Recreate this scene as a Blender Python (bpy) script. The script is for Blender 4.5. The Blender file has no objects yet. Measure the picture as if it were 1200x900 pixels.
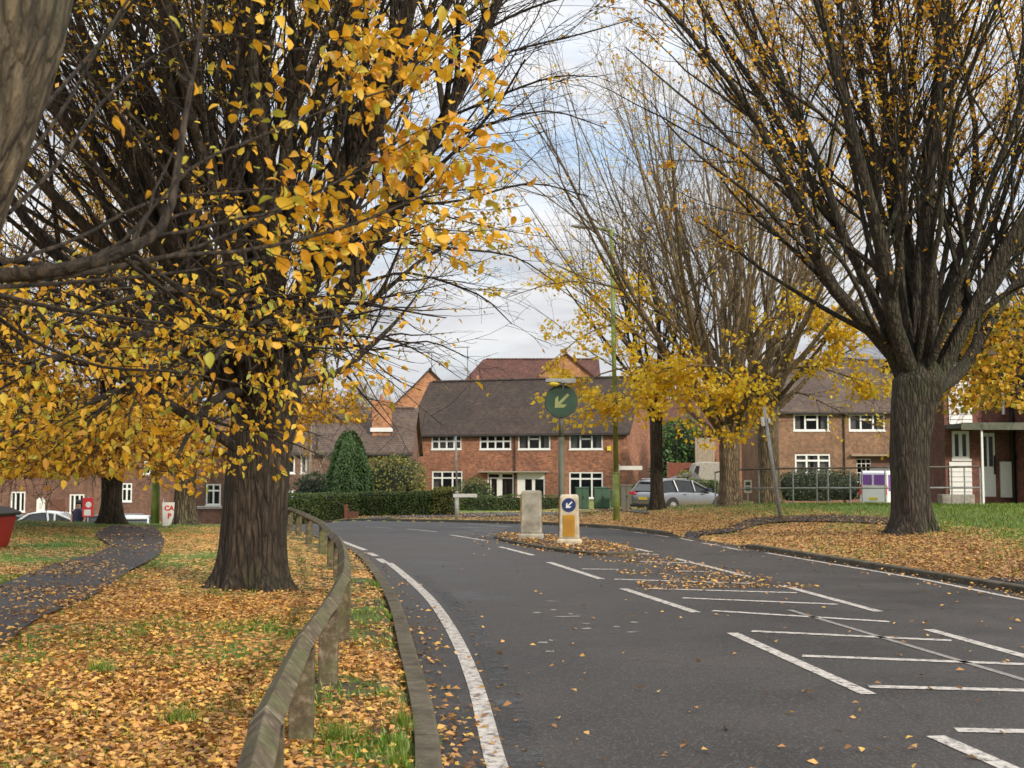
import bpy, math, random
import numpy as np
from mathutils import Vector, noise as mnoise

random.seed(7)
RG = np.random.default_rng(11)
SC = bpy.context.scene
COL = SC.collection
rad = math.radians

# ------------------------------------------------------------------ camera
CAM = np.array([0.0, 0.0, 1.6]); FPX = 1400.0; PIT = math.atan(102/1400)
cd = bpy.data.cameras.new('camera'); cam = bpy.data.objects.new('camera', cd); COL.objects.link(cam)
cam.location = CAM; cam.rotation_euler = (math.pi/2+PIT, 0, 0)
cd.sensor_width = 36; cd.lens = 42.0; cd.clip_end = 3000; cd.clip_start = 0.05
cd.dof.use_dof = True; cd.dof.focus_distance = 13; cd.dof.aperture_fstop = 4.5
SC.camera = cam

def ray(px, py):
    cx = (px-600)/FPX; cy = (450-py)/FPX
    return np.array([cx, math.cos(PIT)-cy*math.sin(PIT), math.sin(PIT)+cy*math.cos(PIT)])
def W(px, py, D):
    d = ray(px, py); return CAM + d*(D/d[1])

# ------------------------------------------------------------------ terrain
def S(a, b, x):
    t = np.clip((np.asarray(x, float)-a)/(b-a), 0, 1); return t*t*(3-2*t)
def catmull(pts, n=12):
    P = np.array(pts, float); P = np.vstack([2*P[0]-P[1], P, 2*P[-1]-P[-2]]); out = []
    for i in range(1, len(P)-2):
        for k in range(n):
            t = k/n; a, b, c, d = P[i-1:i+3]
            out.append(.5*((2*b)+(-a+c)*t+(2*a-5*b+4*c-d)*t*t+(-a+3*b-3*c+d)*t**3))
    out.append(P[-2]); return np.array(out)
LE = [(.4,-8),(.12,0),(-.2,4),(-.42,7),(-.78,10),(-1.45,15),(-2.64,21.7),(-3.75,25.8),(-5.6,31),(-8.5,37),(-13,43),(-20,49),(-30,54),(-70,62)]
RE = [(8.6,-8),(8.3,0),(8.0,5),(7.5,10),(6.8,15.1),(5.22,23.3),(4.08,28.7),(2.45,35),(-.5,41),(-4.5,47),(-10,52.5),(-18,57.5),(-30,62),(-70,70)]
LC = catmull(LE); RC = catmull(RE)
def sdist(C, x, y):
    x = np.asarray(x, float).ravel(); y = np.asarray(y, float).ravel()
    best = np.full(x.shape, 1e18); sg = np.ones(x.shape)
    A = C[:-1]; B = C[1:]
    for a, b in zip(A, B):
        d = b-a; L2 = d@d
        t = np.clip(((x-a[0])*d[0]+(y-a[1])*d[1])/L2, 0, 1)
        ex = x-(a[0]+t*d[0]); ey = y-(a[1]+t*d[1]); q = ex*ex+ey*ey
        cr = d[0]*(y-a[1])-d[1]*(x-a[0])
        m = q < best-1e-12
        best[m] = q[m]; sg[m] = np.sign(cr[m])
    return np.sqrt(best)*sg      # + = left of travel
def Hb(x, y):
    x = np.asarray(x, float); y = np.asarray(y, float)
    return -.6*S(30,60,y)-.1*S(60,100,y)-1.2*S(6,15,-x)*S(33,47,y)
def GH(x, y):
    x = np.asarray(x, float); y = np.asarray(y, float); sh = x.shape
    oL = sdist(LC, x, y).reshape(sh); oR = -sdist(RC, x, y).reshape(sh)
    z = Hb(x, y)
    l = .1*S(.1,.22,oL)+np.clip(.035*oL, 0, .3)*S(0,1,oL)*(1-S(30,38,y))
    bank = np.clip(.1*(oR-.3), 0, .56)*(1-S(38,52,y)*.7)*S(0,4,x)
    r = .1*S(.1,.22,oR)+bank
    road = (oL <= 0) & (oR <= 0)
    out = np.where(oL > 0, z+l-.03*(1-S(.1,.2,oL)), np.where(oR > 0, z+r-.03*(1-S(.1,.2,oR)), z-.05))
    return out
def gh(x, y): return float(GH(np.array([x]), np.array([y]))[0])
def G(px, py, f=None):
    d = ray(px, py); ts = np.linspace(3, 140, 1400)/d[1]
    P = CAM[None]+d[None]*ts[:, None]
    h = (Hb if f is None else f)(P[:, 0], P[:, 1])
    k = np.argmax(P[:, 2] < h)
    if k == 0: k = 1399
    a = P[k-1, 2]-h[k-1]; b = P[k, 2]-h[k]; t = a/(a-b+1e-9)
    return P[k-1]+(P[k]-P[k-1])*t
def vnoise(x, y, s, seed=0):
    return np.array([mnoise.noise((float(a)*s, float(b)*s, seed*7.3)) for a, b in zip(np.ravel(x), np.ravel(y))]).reshape(np.shape(x))

# ------------------------------------------------------------------ materials
def nmat(name):
    m = bpy.data.materials.new(name); m.use_nodes = True; t = m.node_tree
    return m, t, t.nodes['Principled BSDF']
def N(t, typ, **kw):
    n = t.nodes.new(typ)
    for k, v in kw.items():
        if k in n.inputs: n.inputs[k].default_value = v
        else: setattr(n, k, v)
    return n
def rampn(t, stops, fac):
    r = t.nodes.new('ShaderNodeValToRGB'); e = r.color_ramp.elements
    while len(e) < len(stops): e.new(.5)
    for q, (p, c) in zip(e, stops):
        q.position = p; q.color = (*c, 1) if len(c) == 3 else c
    t.links.new(fac, r.inputs[0]); return r
def mixc(t, fac, a, b):
    m = t.nodes.new('ShaderNodeMix'); m.data_type = 'RGBA'
    for s, v in ((m.inputs[0], fac), (m.inputs[6], a), (m.inputs[7], b)):
        if hasattr(v, 'is_linked') or isinstance(v, bpy.types.NodeSocket): t.links.new(v, s)
        else: s.default_value = v if not isinstance(v, tuple) or len(v) == 4 else (*v, 1)
    return m.outputs[2]
def bump(t, h, b, st=.4, d=.02):
    n = N(t, 'ShaderNodeBump', Strength=st, Distance=d); t.links.new(h, n.inputs['Height']); t.links.new(n.outputs[0], b.inputs['Normal'])
def simple(name, c, rough=.6, metal=0, var=.25, scale=6, bumpy=.15, dirt=None):
    m, t, b = nmat(name); co = N(t, 'ShaderNodeTexCoord')
    n = N(t, 'ShaderNodeTexNoise', Scale=scale, Detail=6.0); t.links.new(co.outputs['Object'], n.inputs['Vector'])
    d = dirt or tuple(x*(1-var) for x in c)
    r = rampn(t, [(.35, d), (.65, c)], n.outputs[0]); t.links.new(r.outputs[0], b.inputs['Base Color'])
    b.inputs['Roughness'].default_value = rough; b.inputs['Metallic'].default_value = metal
    if bumpy: bump(t, n.outputs[0], b, bumpy, .01)
    return m
MT = {}
def bark(name, c1, c2, moss, mossamt=.5, sc=1.0, furrow=.75):
    m, t, b = nmat(name); co = N(t, 'ShaderNodeTexCoord')
    mp = N(t, 'ShaderNodeMapping'); mp.inputs['Scale'].default_value = (12*sc, 12*sc, 1.6*sc); t.links.new(co.outputs['Object'], mp.inputs[0])
    n = N(t, 'ShaderNodeTexNoise', Scale=1.7, Detail=10.0, Roughness=.72); n.inputs['Distortion'].default_value = .6; t.links.new(mp.outputs[0], n.inputs['Vector'])
    r = rampn(t, [(.36, c1), (.5, tuple((p+q)/2 for p, q in zip(c1, c2))), (.62, c2)], n.outputs[0])
    n2 = N(t, 'ShaderNodeTexNoise', Scale=1.7, Detail=5.0); t.links.new(co.outputs['Object'], n2.inputs['Vector'])
    f = rampn(t, [(.5, (0,0,0)), (.68, (mossamt,)*3)], n2.outputs[0])
    mp2 = N(t, 'ShaderNodeMapping'); mp2.inputs['Scale'].default_value = (17*sc, 17*sc, 3.2*sc); t.links.new(co.outputs['Object'], mp2.inputs[0])
    dn = N(t, 'ShaderNodeTexNoise', Scale=1.1, Detail=5.0); t.links.new(mp2.outputs[0], dn.inputs['Vector'])
    dm = N(t, 'ShaderNodeMix'); dm.data_type = 'RGBA'; dm.blend_type = 'ADD'; dm.inputs[0].default_value = 1.1; t.links.new(mp2.outputs[0], dm.inputs[6]); t.links.new(dn.outputs['Color'], dm.inputs[7])
    vo = N(t, 'ShaderNodeTexVoronoi', Scale=.8); vo.feature = 'DISTANCE_TO_EDGE'; t.links.new(dm.outputs[2], vo.inputs['Vector'])
    cr_ = rampn(t, [(0, (.28,.28,.28)), (.16, (.8,.8,.8)), (.4, (1.2,1.2,1.2))], vo.outputs['Distance'])
    mu = N(t, 'ShaderNodeMix'); mu.data_type = 'RGBA'; mu.blend_type = 'MULTIPLY'; mu.inputs[0].default_value = furrow
    t.links.new(mixc(t, f.outputs[0], r.outputs[0], moss), mu.inputs[6]); t.links.new(cr_.outputs[0], mu.inputs[7]); t.links.new(mu.outputs[2], b.inputs['Base Color'])
    ah = N(t, 'ShaderNodeMath', operation='MULTIPLY_ADD'); ah.inputs[1].default_value = .6; t.links.new(n.outputs[0], ah.inputs[0]); t.links.new(cr_.outputs[0], ah.inputs[2])
    b.inputs['Roughness'].default_value = .9; bump(t, ah.outputs[0], b, 1, .05)
    return m
MT['bark1'] = bark('bark_brown', (.014,.009,.006), (.085,.058,.036), (.05,.052,.024), .5)
MT['bark3'] = bark('bark_dark', (.014,.011,.008), (.1,.077,.053), (.045,.06,.018), .6)
MT['bark2'] = bark('bark_grey_brown', (.12,.085,.05), (.36,.27,.17), (.1,.095,.045), .5)
MT['bark0'] = bark('bark_pale', (.055,.042,.026), (.22,.17,.105), (.11,.11,.065), .7, 1.0)
MT['branch2'] = bark('tan_branch_bark', (.17,.12,.07), (.42,.32,.2), (.16,.16,.08), .5, 1, .3)
MT['bark5'] = bark('bark_far', (.09,.07,.05), (.24,.19,.13), (.1,.1,.05), .3)
MT['twigfar'] = simple('bare_twigs', (.3,.25,.19), .9, bumpy=0)
def leafmat(name, stops, trans=.4):
    m, t, b = nmat(name); g = N(t, 'ShaderNodeNewGeometry')
    r = rampn(t, stops, g.outputs['Random Per Island']); t.links.new(r.outputs[0], b.inputs['Base Color'])
    b.inputs['Roughness'].default_value = .5
    tr = N(t, 'ShaderNodeBsdfTranslucent'); t.links.new(r.outputs[0], tr.inputs[0])
    mx = N(t, 'ShaderNodeMixShader'); mx.inputs[0].default_value = trans
    t.links.new(b.outputs[0], mx.inputs[1]); t.links.new(tr.outputs[0], mx.inputs[2])
    t.links.new(mx.outputs[0], t.nodes['Material Output'].inputs[0]); return m
MT['leaf0'] = leafmat('leaf_amber', [(0,(.62,.28,.02)),(.25,(.72,.38,.02)),(.55,(.8,.47,.03)),(.8,(.72,.5,.06)),(.93,(.42,.42,.05)),(1,(.36,.15,.02))])
MT['leaf1'] = leafmat('leaf_yellow', [(0,(.5,.24,.02)),(.3,(.68,.37,.02)),(.6,(.68,.43,.03)),(.85,(.48,.42,.04)),(1,(.28,.32,.05))])
MT['leaf2'] = leafmat('leaf_bright_yellow', [(0,(.72,.4,.02)),(.4,(.86,.58,.02)),(.8,(.9,.68,.04)),(1,(.55,.5,.05))])
MT['leaf3'] = leafmat('leaf_orange', [(0,(.5,.2,.015)),(.4,(.76,.38,.02)),(.8,(.88,.52,.03)),(1,(.66,.5,.04))])
MT['leaf5'] = leafmat('leaf_ochre', [(0,(.32,.14,.015)),(.4,(.55,.28,.02)),(.8,(.66,.37,.02)),(1,(.42,.32,.03))])
MT['litter'] = leafmat('fallen_leaf', [(0,(.12,.055,.025)),(.2,(.32,.155,.055)),(.45,(.55,.275,.085)),(.72,(.66,.365,.115)),(.9,(.78,.48,.085)),(1,(.68,.46,.2))], .15)
MT['litterpale'] = leafmat('fallen_leaf_dull', [(0,(.1,.05,.028)),(.4,(.32,.175,.08)),(.8,(.5,.3,.145)),(1,(.55,.32,.08))], .1)
MT['grass'] = leafmat('grass_blade', [(0,(.08,.14,.015)),(.5,(.14,.25,.02)),(.85,(.2,.28,.04)),(1,(.3,.26,.08))], .3)
MT['hedge'] = leafmat('hedge_leaf', [(0,(.035,.06,.014)),(.6,(.08,.125,.028)),(1,(.15,.18,.04))], .2)
MT['hedgeg'] = leafmat('golden_hedge_leaf', [(0,(.06,.08,.015)),(.6,(.16,.16,.03)),(1,(.28,.25,.04))], .2)
MT['conifer'] = leafmat('conifer_spray', [(0,(.03,.07,.015)),(.6,(.06,.13,.025)),(1,(.1,.19,.035))], .15)
MT['shrubdark'] = leafmat('shrub_leaf', [(0,(.02,.03,.015)),(.6,(.05,.07,.03)),(1,(.1,.12,.05))], .15)
MT['core'] = simple('hedge_inside', (.012,.018,.008), .95, bumpy=0)

def brick(name, c1, c2, mortar, sc=1.0, tile=False, moss=None):
    m, t, b = nmat(name); co = N(t, 'ShaderNodeTexCoord'); sp = N(t, 'ShaderNodeSeparateXYZ'); t.links.new(co.outputs['Object'], sp.inputs[0])
    ad = N(t, 'ShaderNodeMath', operation='ADD'); t.links.new(sp.outputs[0], ad.inputs[0]); t.links.new(sp.outputs[1], ad.inputs[1])
    cb = N(t, 'ShaderNodeCombineXYZ'); t.links.new(ad.outputs[0] if not tile else sp.outputs[0], cb.inputs[0]); t.links.new(sp.outputs[2], cb.inputs[1])
    br = N(t, 'ShaderNodeTexBrick'); t.links.new(cb.outputs[0], br.inputs['Vector'])
    br.inputs['Color1'].default_value = (*c1, 1); br.inputs['Color2'].default_value = (*c2, 1); br.inputs['Mortar'].default_value = (*mortar, 1)
    br.inputs['Scale'].default_value = 1
    if tile: br.inputs['Brick Width'].default_value = .26; br.inputs['Row Height'].default_value = .13; br.inputs['Mortar Size'].default_value = .012
    else: br.inputs['Brick Width'].default_value = .235*sc; br.inputs['Row Height'].default_value = .08*sc; br.inputs['Mortar Size'].default_value = .009
    n = N(t, 'ShaderNodeTexNoise', Scale=4.0, Detail=8.0, Roughness=.78); t.links.new(co.outputs['Object'], n.inputs['Vector'])
    n3 = N(t, 'ShaderNodeTexNoise', Scale=.7, Detail=4.0); t.links.new(co.outputs['Object'], n3.inputs['Vector'])
    r = rampn(t, [(.34, (.42,.42,.43)), (.66, (1.5,1.42,1.35))], n.outputs[0])
    mu = N(t, 'ShaderNodeMix'); mu.data_type = 'RGBA'; mu.blend_type = 'MULTIPLY'; mu.inputs[0].default_value = .9
    t.links.new(br.outputs[0], mu.inputs[6]); t.links.new(r.outputs[0], mu.inputs[7])
    r2 = rampn(t, [(.35, (.75,.75,.75)), (.65, (1.12,1.1,1.08))], n3.outputs[0])
    mu2 = N(t, 'ShaderNodeMix'); mu2.data_type = 'RGBA'; mu2.blend_type = 'MULTIPLY'; mu2.inputs[0].default_value = 1
    t.links.new(mu.outputs[2], mu2.inputs[6]); t.links.new(r2.outputs[0], mu2.inputs[7]); out = mu2.outputs[2]
    if moss:
        n4 = N(t, 'ShaderNodeTexNoise', Scale=1.3, Detail=6.0); t.links.new(co.outputs['Object'], n4.inputs['Vector'])
        f = rampn(t, [(.56, (0,0,0)), (.7, (.6,.6,.6))], n4.outputs[0]); out = mixc(t, f.outputs[0], out, moss)
    t.links.new(out, b.inputs['Base Color']); b.inputs['Roughness'].default_value = .85
    bump(t, br.outputs['Fac'], b, -.5 if not tile else -.8, .012); return m
MT['br1'] = brick('red_brick', (.4,.16,.085), (.2,.08,.05), (.25,.18,.13))
MT['br_or'] = brick('orange_brick', (.48,.22,.11), (.38,.16,.075), (.34,.24,.16))
MT['br_dk'] = brick('maroon_brick', (.23,.085,.065), (.16,.06,.048), (.17,.11,.09))
MT['br_br'] = brick('brown_brick', (.2,.1,.065), (.15,.072,.05), (.16,.12,.1))
MT['br_ye'] = brick('buff_brick', (.28,.16,.095), (.2,.11,.065), (.2,.15,.11))
MT['rf1'] = brick('brown_roof_tile', (.066,.045,.036), (.046,.032,.026), (.02,.015,.013), tile=True, moss=(.055,.048,.026))
MT['rf2'] = brick('red_roof_tile', (.135,.055,.042), (.1,.042,.033), (.04,.025,.02), tile=True)
MT['rf3'] = brick('grey_brown_roof_tile', (.12,.085,.067), (.09,.062,.05), (.05,.04,.035), tile=True, moss=(.13,.11,.06))
MT['white'] = simple('white_frame_paint', (.78,.78,.76), .35, var=.06, bumpy=0)
MT['whited'] = simple('weathered_white_paint', (.68,.68,.66), .5, var=.2, scale=4, bumpy=.05)
MT['door_in'] = simple('brown_door', (.14,.06,.04), .5)
MT['curtain'] = simple('pale_curtain', (.6,.58,.55), .9, var=.15)
MT['curtaind'] = simple('dark_curtain', (.2,.1,.09), .9, var=.3)
m, t, b = nmat('window_glass'); MT['glass'] = m
b.inputs['Base Color'].default_value = (.02,.025,.03,1); b.inputs['Roughness'].default_value = .04
tr = N(t, 'ShaderNodeBsdfTransparent'); mx = N(t, 'ShaderNodeMixShader'); lw = N(t, 'ShaderNodeLayerWeight', Blend=.2)
ma = N(t, 'ShaderNodeMath', operation='ADD'); ma.inputs[1].default_value = .28; t.links.new(lw.outputs['Facing'], ma.inputs[0])
t.links.new(ma.outputs[0], mx.inputs[0]); t.links.new(tr.outputs[0], mx.inputs[1]); t.links.new(b.outputs[0], mx.inputs[2]); t.links.new(mx.outputs[0], t.nodes['Material Output'].inputs[0])
MT['carglass'] = simple('car_glass', (.03,.035,.04), .05, bumpy=0)
MT['dark'] = simple('black_rubber', (.02,.02,.02), .7, bumpy=0)
MT['concrete'] = simple('concrete', (.36,.33,.29), .9, var=.35, scale=9, bumpy=.4)
MT['cream'] = simple('grimy_cream_plastic', (.56,.49,.37), .6, scale=5, dirt=(.33,.28,.19), bumpy=.08)
MT['stone'] = simple('weathered_grey_shell', (.4,.37,.3), .8, scale=4, dirt=(.2,.18,.14), bumpy=.2)
MT['bluesign'] = simple('blue_sign_face', (.018,.035,.12), .4, var=.1, bumpy=0)
MT['greensign'] = simple('algae_green_sign_face', (.035,.085,.05), .55, scale=4, dirt=(.022,.05,.03), bumpy=0)
MT['arrowg'] = simple('faded_green_arrow', (.3,.34,.13), .6, scale=5, var=.3, bumpy=0)
MT['amber'] = simple('amber_reflector', (.52,.27,.015), .45, scale=3, dirt=(.34,.17,.02), bumpy=0)
MT['polegreen'] = simple('mossy_green_paint', (.25,.33,.07), .6, scale=4, dirt=(.15,.19,.05), bumpy=.05)
MT['poledark'] = simple('grimy_grey_green_pole', (.13,.13,.1), .7, scale=3, dirt=(.07,.08,.05))
MT['galv'] = simple('galvanised_steel', (.4,.41,.41), .5, .3, scale=8, var=.3, bumpy=.05)
MT['galvd'] = simple('tarnished_rail_steel', (.2,.185,.165), .65, .2, scale=6, dirt=(.1,.08,.06))
MT['cabgreen'] = simple('utility_green_paint', (.045,.095,.06), .5, scale=3, bumpy=.03)
MT['cabbrown'] = simple('utility_brown_paint', (.11,.1,.08), .6, scale=3)
MT['red'] = simple('red_plastic', (.5,.025,.03), .4, var=.12, scale=3, bumpy=.03)
MT['blacklid'] = simple('black_plastic', (.03,.03,.03), .5, bumpy=.03)
MT['lampyellow'] = simple('yellow_lamp_lens', (.75,.6,.05), .3, var=.1, bumpy=0)
MT['signwhite'] = simple('sign_white', (.72,.72,.7), .5, var=.1, bumpy=0)
MT['signblack'] = simple('sign_black', (.03,.03,.03), .5, bumpy=0)
MT['signred'] = simple('sign_red', (.6,.03,.04), .5, var=.1, bumpy=0)
MT['fencered'] = simple('red_brown_fence_boards', (.2,.06,.035), .8, scale=5)
MT['fencepale'] = simple('pale_fence_boards', (.34,.27,.2), .8, scale=5)
MT['slate'] = simple('grey_felt_roof', (.13,.13,.14), .8)
MT['boards'] = simple('white_weatherboard', (.72,.72,.72), .5, var=.1, scale=2, bumpy=0)
MT['skin'] = simple('skin', (.5,.3,.22), .6, bumpy=0)
MT['navy'] = simple('navy_cloth', (.03,.03,.07), .9, bumpy=0)
# mossy timber
m, t, b = nmat('mossy_fence_timber'); MT['timber'] = m; co = N(t, 'ShaderNodeTexCoord'); g = N(t, 'ShaderNodeNewGeometry')
n = N(t, 'ShaderNodeTexNoise', Scale=14.0, Detail=7.0, Roughness=.7); t.links.new(co.outputs['Object'], n.inputs['Vector'])
r = rampn(t, [(.32, (.035,.024,.014)), (.52, (.1,.073,.046)), (.72, (.27,.23,.165))], n.outputs[0])
n2 = N(t, 'ShaderNodeTexNoise', Scale=3.0, Detail=6.0, Roughness=.7); t.links.new(co.outputs['Object'], n2.inputs['Vector'])
f = rampn(t, [(.42, (0,0,0)), (.64, (.6,.6,.6))], n2.outputs[0])
t.links.new(mixc(t, f.outputs[0], r.outputs[0], (.1,.12,.04)), b.inputs['Base Color']); b.inputs['Roughness'].default_value = .9; bump(t, n.outputs[0], b, .6, .01)
MT['endgrain'] = simple('pale_cut_timber', (.3,.27,.21), .8, scale=20)
# asphalt
def asphalt(name, c1, c2, speck, patch=(.085,.08,.082)):
    m, t, b = nmat(name); co = N(t, 'ShaderNodeTexCoord')
    n = N(t, 'ShaderNodeTexNoise', Scale=.55, Detail=6.0, Roughness=.6); t.links.new(co.outputs['Object'], n.inputs['Vector'])
    n2 = N(t, 'ShaderNodeTexNoise', Scale=45.0, Detail=4.0, Roughness=.8); t.links.new(co.outputs['Object'], n2.inputs['Vector'])
    r = rampn(t, [(.38, c1), (.62, c2)], n.outputs[0])
    r2 = rampn(t, [(.38, (.55,.55,.55)), (.62, (1.4,1.38,1.36))], n2.outputs[0])
    mu = N(t, 'ShaderNodeMix'); mu.data_type = 'RGBA'; mu.blend_type = 'MULTIPLY'; mu.inputs[0].default_value = 1
    t.links.new(r.outputs[0], mu.inputs[6]); t.links.new(r2.outputs[0], mu.inputs[7])
    n3 = N(t, 'ShaderNodeTexNoise', Scale=3.5, Detail=7.0, Roughness=.75); t.links.new(co.outputs['Object'], n3.inputs['Vector'])
    f = rampn(t, [(.6, (0,0,0)), (.74, (.55,.55,.55))], n3.outputs[0]); c = mixc(t, f.outputs[0], mu.outputs[2], patch)
    vs = N(t, 'ShaderNodeTexVoronoi', Scale=85.0); t.links.new(co.outputs['Object'], vs.inputs['Vector']); ss = N(t, 'ShaderNodeSeparateColor'); t.links.new(vs.outputs['Color'], ss.inputs[0])
    sf = rampn(t, [(.8, (0,0,0)), (.97, (.75,.75,.75))], ss.outputs[0]); c = mixc(t, sf.outputs[0], c, (.115,.105,.096))
    dv_ = N(t, 'ShaderNodeTexNoise', Scale=1.3, Detail=4.0); t.links.new(co.outputs['Object'], dv_.inputs['Vector']); dmx = N(t, 'ShaderNodeMix'); dmx.data_type = 'RGBA'; dmx.blend_type = 'ADD'; dmx.inputs[0].default_value = .9
    t.links.new(co.outputs['Object'], dmx.inputs[6]); t.links.new(dv_.outputs['Color'], dmx.inputs[7])
    vc = N(t, 'ShaderNodeTexVoronoi', Scale=.27); vc.feature = 'DISTANCE_TO_EDGE'; t.links.new(dmx.outputs[2], vc.inputs['Vector'])
    cf = rampn(t, [(0, (.7,.7,.7)), (.004, (0,0,0))], vc.outputs['Distance']); c = mixc(t, cf.outputs[0], c, (.018,.016,.016))
    t.links.new(c, b.inputs['Base Color']); rr = rampn(t, [(.3,(.55,)*3),(.7,(.85,)*3)], n.outputs[0]); t.links.new(rr.outputs[0], b.inputs['Roughness'])
    bump(t, n2.outputs[0], b, .5, .006); return m
MT['asphalt'] = asphalt('asphalt', (.023,.021,.021), (.05,.0445,.0435), .1)
MT['asphaltp'] = asphalt('path_asphalt', (.035,.032,.036), (.055,.05,.053), .1)
MT['asphaltb'] = asphalt('bluish_worn_asphalt', (.05,.054,.06), (.1,.108,.12), .1, (.035,.034,.036))
m = MT['asphaltb']; t = m.node_tree; co = N(t, 'ShaderNodeTexCoord'); n = N(t, 'ShaderNodeTexNoise', Scale=5.0, Detail=9.0, Roughness=.8); t.links.new(co.outputs['Object'], n.inputs['Vector'])
f = rampn(t, [(.46, (0,0,0)), (.6, (.85,.85,.85))], n.outputs[0]); tr = N(t, 'ShaderNodeBsdfTransparent'); mx = N(t, 'ShaderNodeMixShader'); t.links.new(f.outputs[0], mx.inputs[0]); t.links.new(tr.outputs[0], mx.inputs[1]); t.links.new(t.nodes['Principled BSDF'].outputs[0], mx.inputs[2]); t.links.new(mx.outputs[0], t.nodes['Material Output'].inputs[0])
m, t, b = nmat('worn_road_paint'); MT['paint'] = m; co = N(t, 'ShaderNodeTexCoord')
n = N(t, 'ShaderNodeTexNoise', Scale=14.0, Detail=8.0, Roughness=.75); t.links.new(co.outputs['Object'], n.inputs['Vector'])
r = rampn(t, [(.4, (.1,.09,.088)), (.48, (.42,.39,.36)), (.7, (.66,.61,.57))], n.outputs[0]); t.links.new(r.outputs[0], b.inputs['Base Color']); b.inputs['Roughness'].default_value = .8
m, t, b = nmat('faint_road_paint'); MT['paintf'] = m; co = N(t, 'ShaderNodeTexCoord')
n = N(t, 'ShaderNodeTexNoise', Scale=20.0, Detail=8.0, Roughness=.75); t.links.new(co.outputs['Object'], n.inputs['Vector'])
r = rampn(t, [(.3, (.09,.082,.08)), (.6, (.3,.28,.26))], n.outputs[0]); t.links.new(r.outputs[0], b.inputs['Base Color']); b.inputs['Roughness'].default_value = .8
m, t, b = nmat('mossy_kerb_stone'); MT['kerb'] = m; co = N(t, 'ShaderNodeTexCoord')
n = N(t, 'ShaderNodeTexNoise', Scale=5.0, Detail=8.0, Roughness=.75); t.links.new(co.outputs['Object'], n.inputs['Vector'])
r = rampn(t, [(.3, (.035,.03,.018)), (.5, (.09,.075,.05)), (.72, (.17,.145,.11))], n.outputs[0]); t.links.new(r.outputs[0], b.inputs['Base Color']); b.inputs['Roughness'].default_value = .95; bump(t, n.outputs[0], b, .6, .02)
# ground: leaf litter over grass, driven by a painted cover map (attribute)
m, t, b = nmat('leafy_grass_ground'); MT['ground'] = m; co = N(t, 'ShaderNodeTexCoord')
at = N(t, 'ShaderNodeAttribute', attribute_name='cover')
sp = N(t, 'ShaderNodeSeparateColor'); t.links.new(at.outputs['Color'], sp.inputs[0])
vo = N(t, 'ShaderNodeTexVoronoi', Scale=17.0); vo.inputs['Randomness'].default_value = 1; t.links.new(co.outputs['Object'], vo.inputs['Vector'])
sv = N(t, 'ShaderNodeSeparateColor'); t.links.new(vo.outputs['Color'], sv.inputs[0])
lf = rampn(t, [(0,(.14,.065,.025)),(.25,(.38,.18,.06)),(.55,(.58,.32,.1)),(.8,(.68,.4,.13)),(1,(.76,.48,.16))], sv.outputs[0])
ng = N(t, 'ShaderNodeTexNoise', Scale=38.0, Detail=5.0, Roughness=.8); t.links.new(co.outputs['Object'], ng.inputs['Vector'])
gr = rampn(t, [(.3,(.05,.075,.014)),(.55,(.12,.2,.025)),(.75,(.18,.27,.04))], ng.outputs[0])
so = rampn(t, [(.3,(.03,.02,.014)),(.7,(.09,.06,.04))], ng.outputs[0])
gs = mixc(t, sp.outputs[1], gr.outputs[0], so.outputs[0])
lm = N(t, 'ShaderNodeMath', operation='LESS_THAN'); t.links.new(sv.outputs[1], lm.inputs[0]); t.links.new(sp.outputs[0], lm.inputs[1])
t.links.new(mixc(t, lm.outputs[0], gs, lf.outputs[0]), b.inputs['Base Color']); b.inputs['Roughness'].default_value = .95
bump(t, vo.outputs['Distance'], b, .8, .03)

# ------------------------------------------------------------------ mesh helpers
def link(o, parent=None):
    COL.objects.link(o)
    if parent is not None: o.parent = parent
    return o
def mesh_np(name, V, F, mat, parent=None, smooth=False, loc=None):
    V = np.asarray(V, np.float32); F = np.asarray(F, np.int32); k = F.shape[1]
    if loc is not None: V = V-np.asarray(loc, np.float32)
    me = bpy.data.meshes.new(name); me.vertices.add(len(V)); me.vertices.foreach_set('co', V.ravel())
    me.loops.add(F.size); me.loops.foreach_set('vertex_index', F.ravel())
    me.polygons.add(len(F)); me.polygons.foreach_set('loop_start', np.arange(0, F.size, k, dtype=np.int32))
    try: me.polygons.foreach_set('loop_total', np.full(len(F), k, np.int32))
    except Exception: pass
    if smooth: me.polygons.foreach_set('use_smooth', np.ones(len(F), bool))
    me.update(calc_edges=True); me.validate(); me.materials.append(mat)
    return link(bpy.data.objects.new(name, me), parent)
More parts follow.
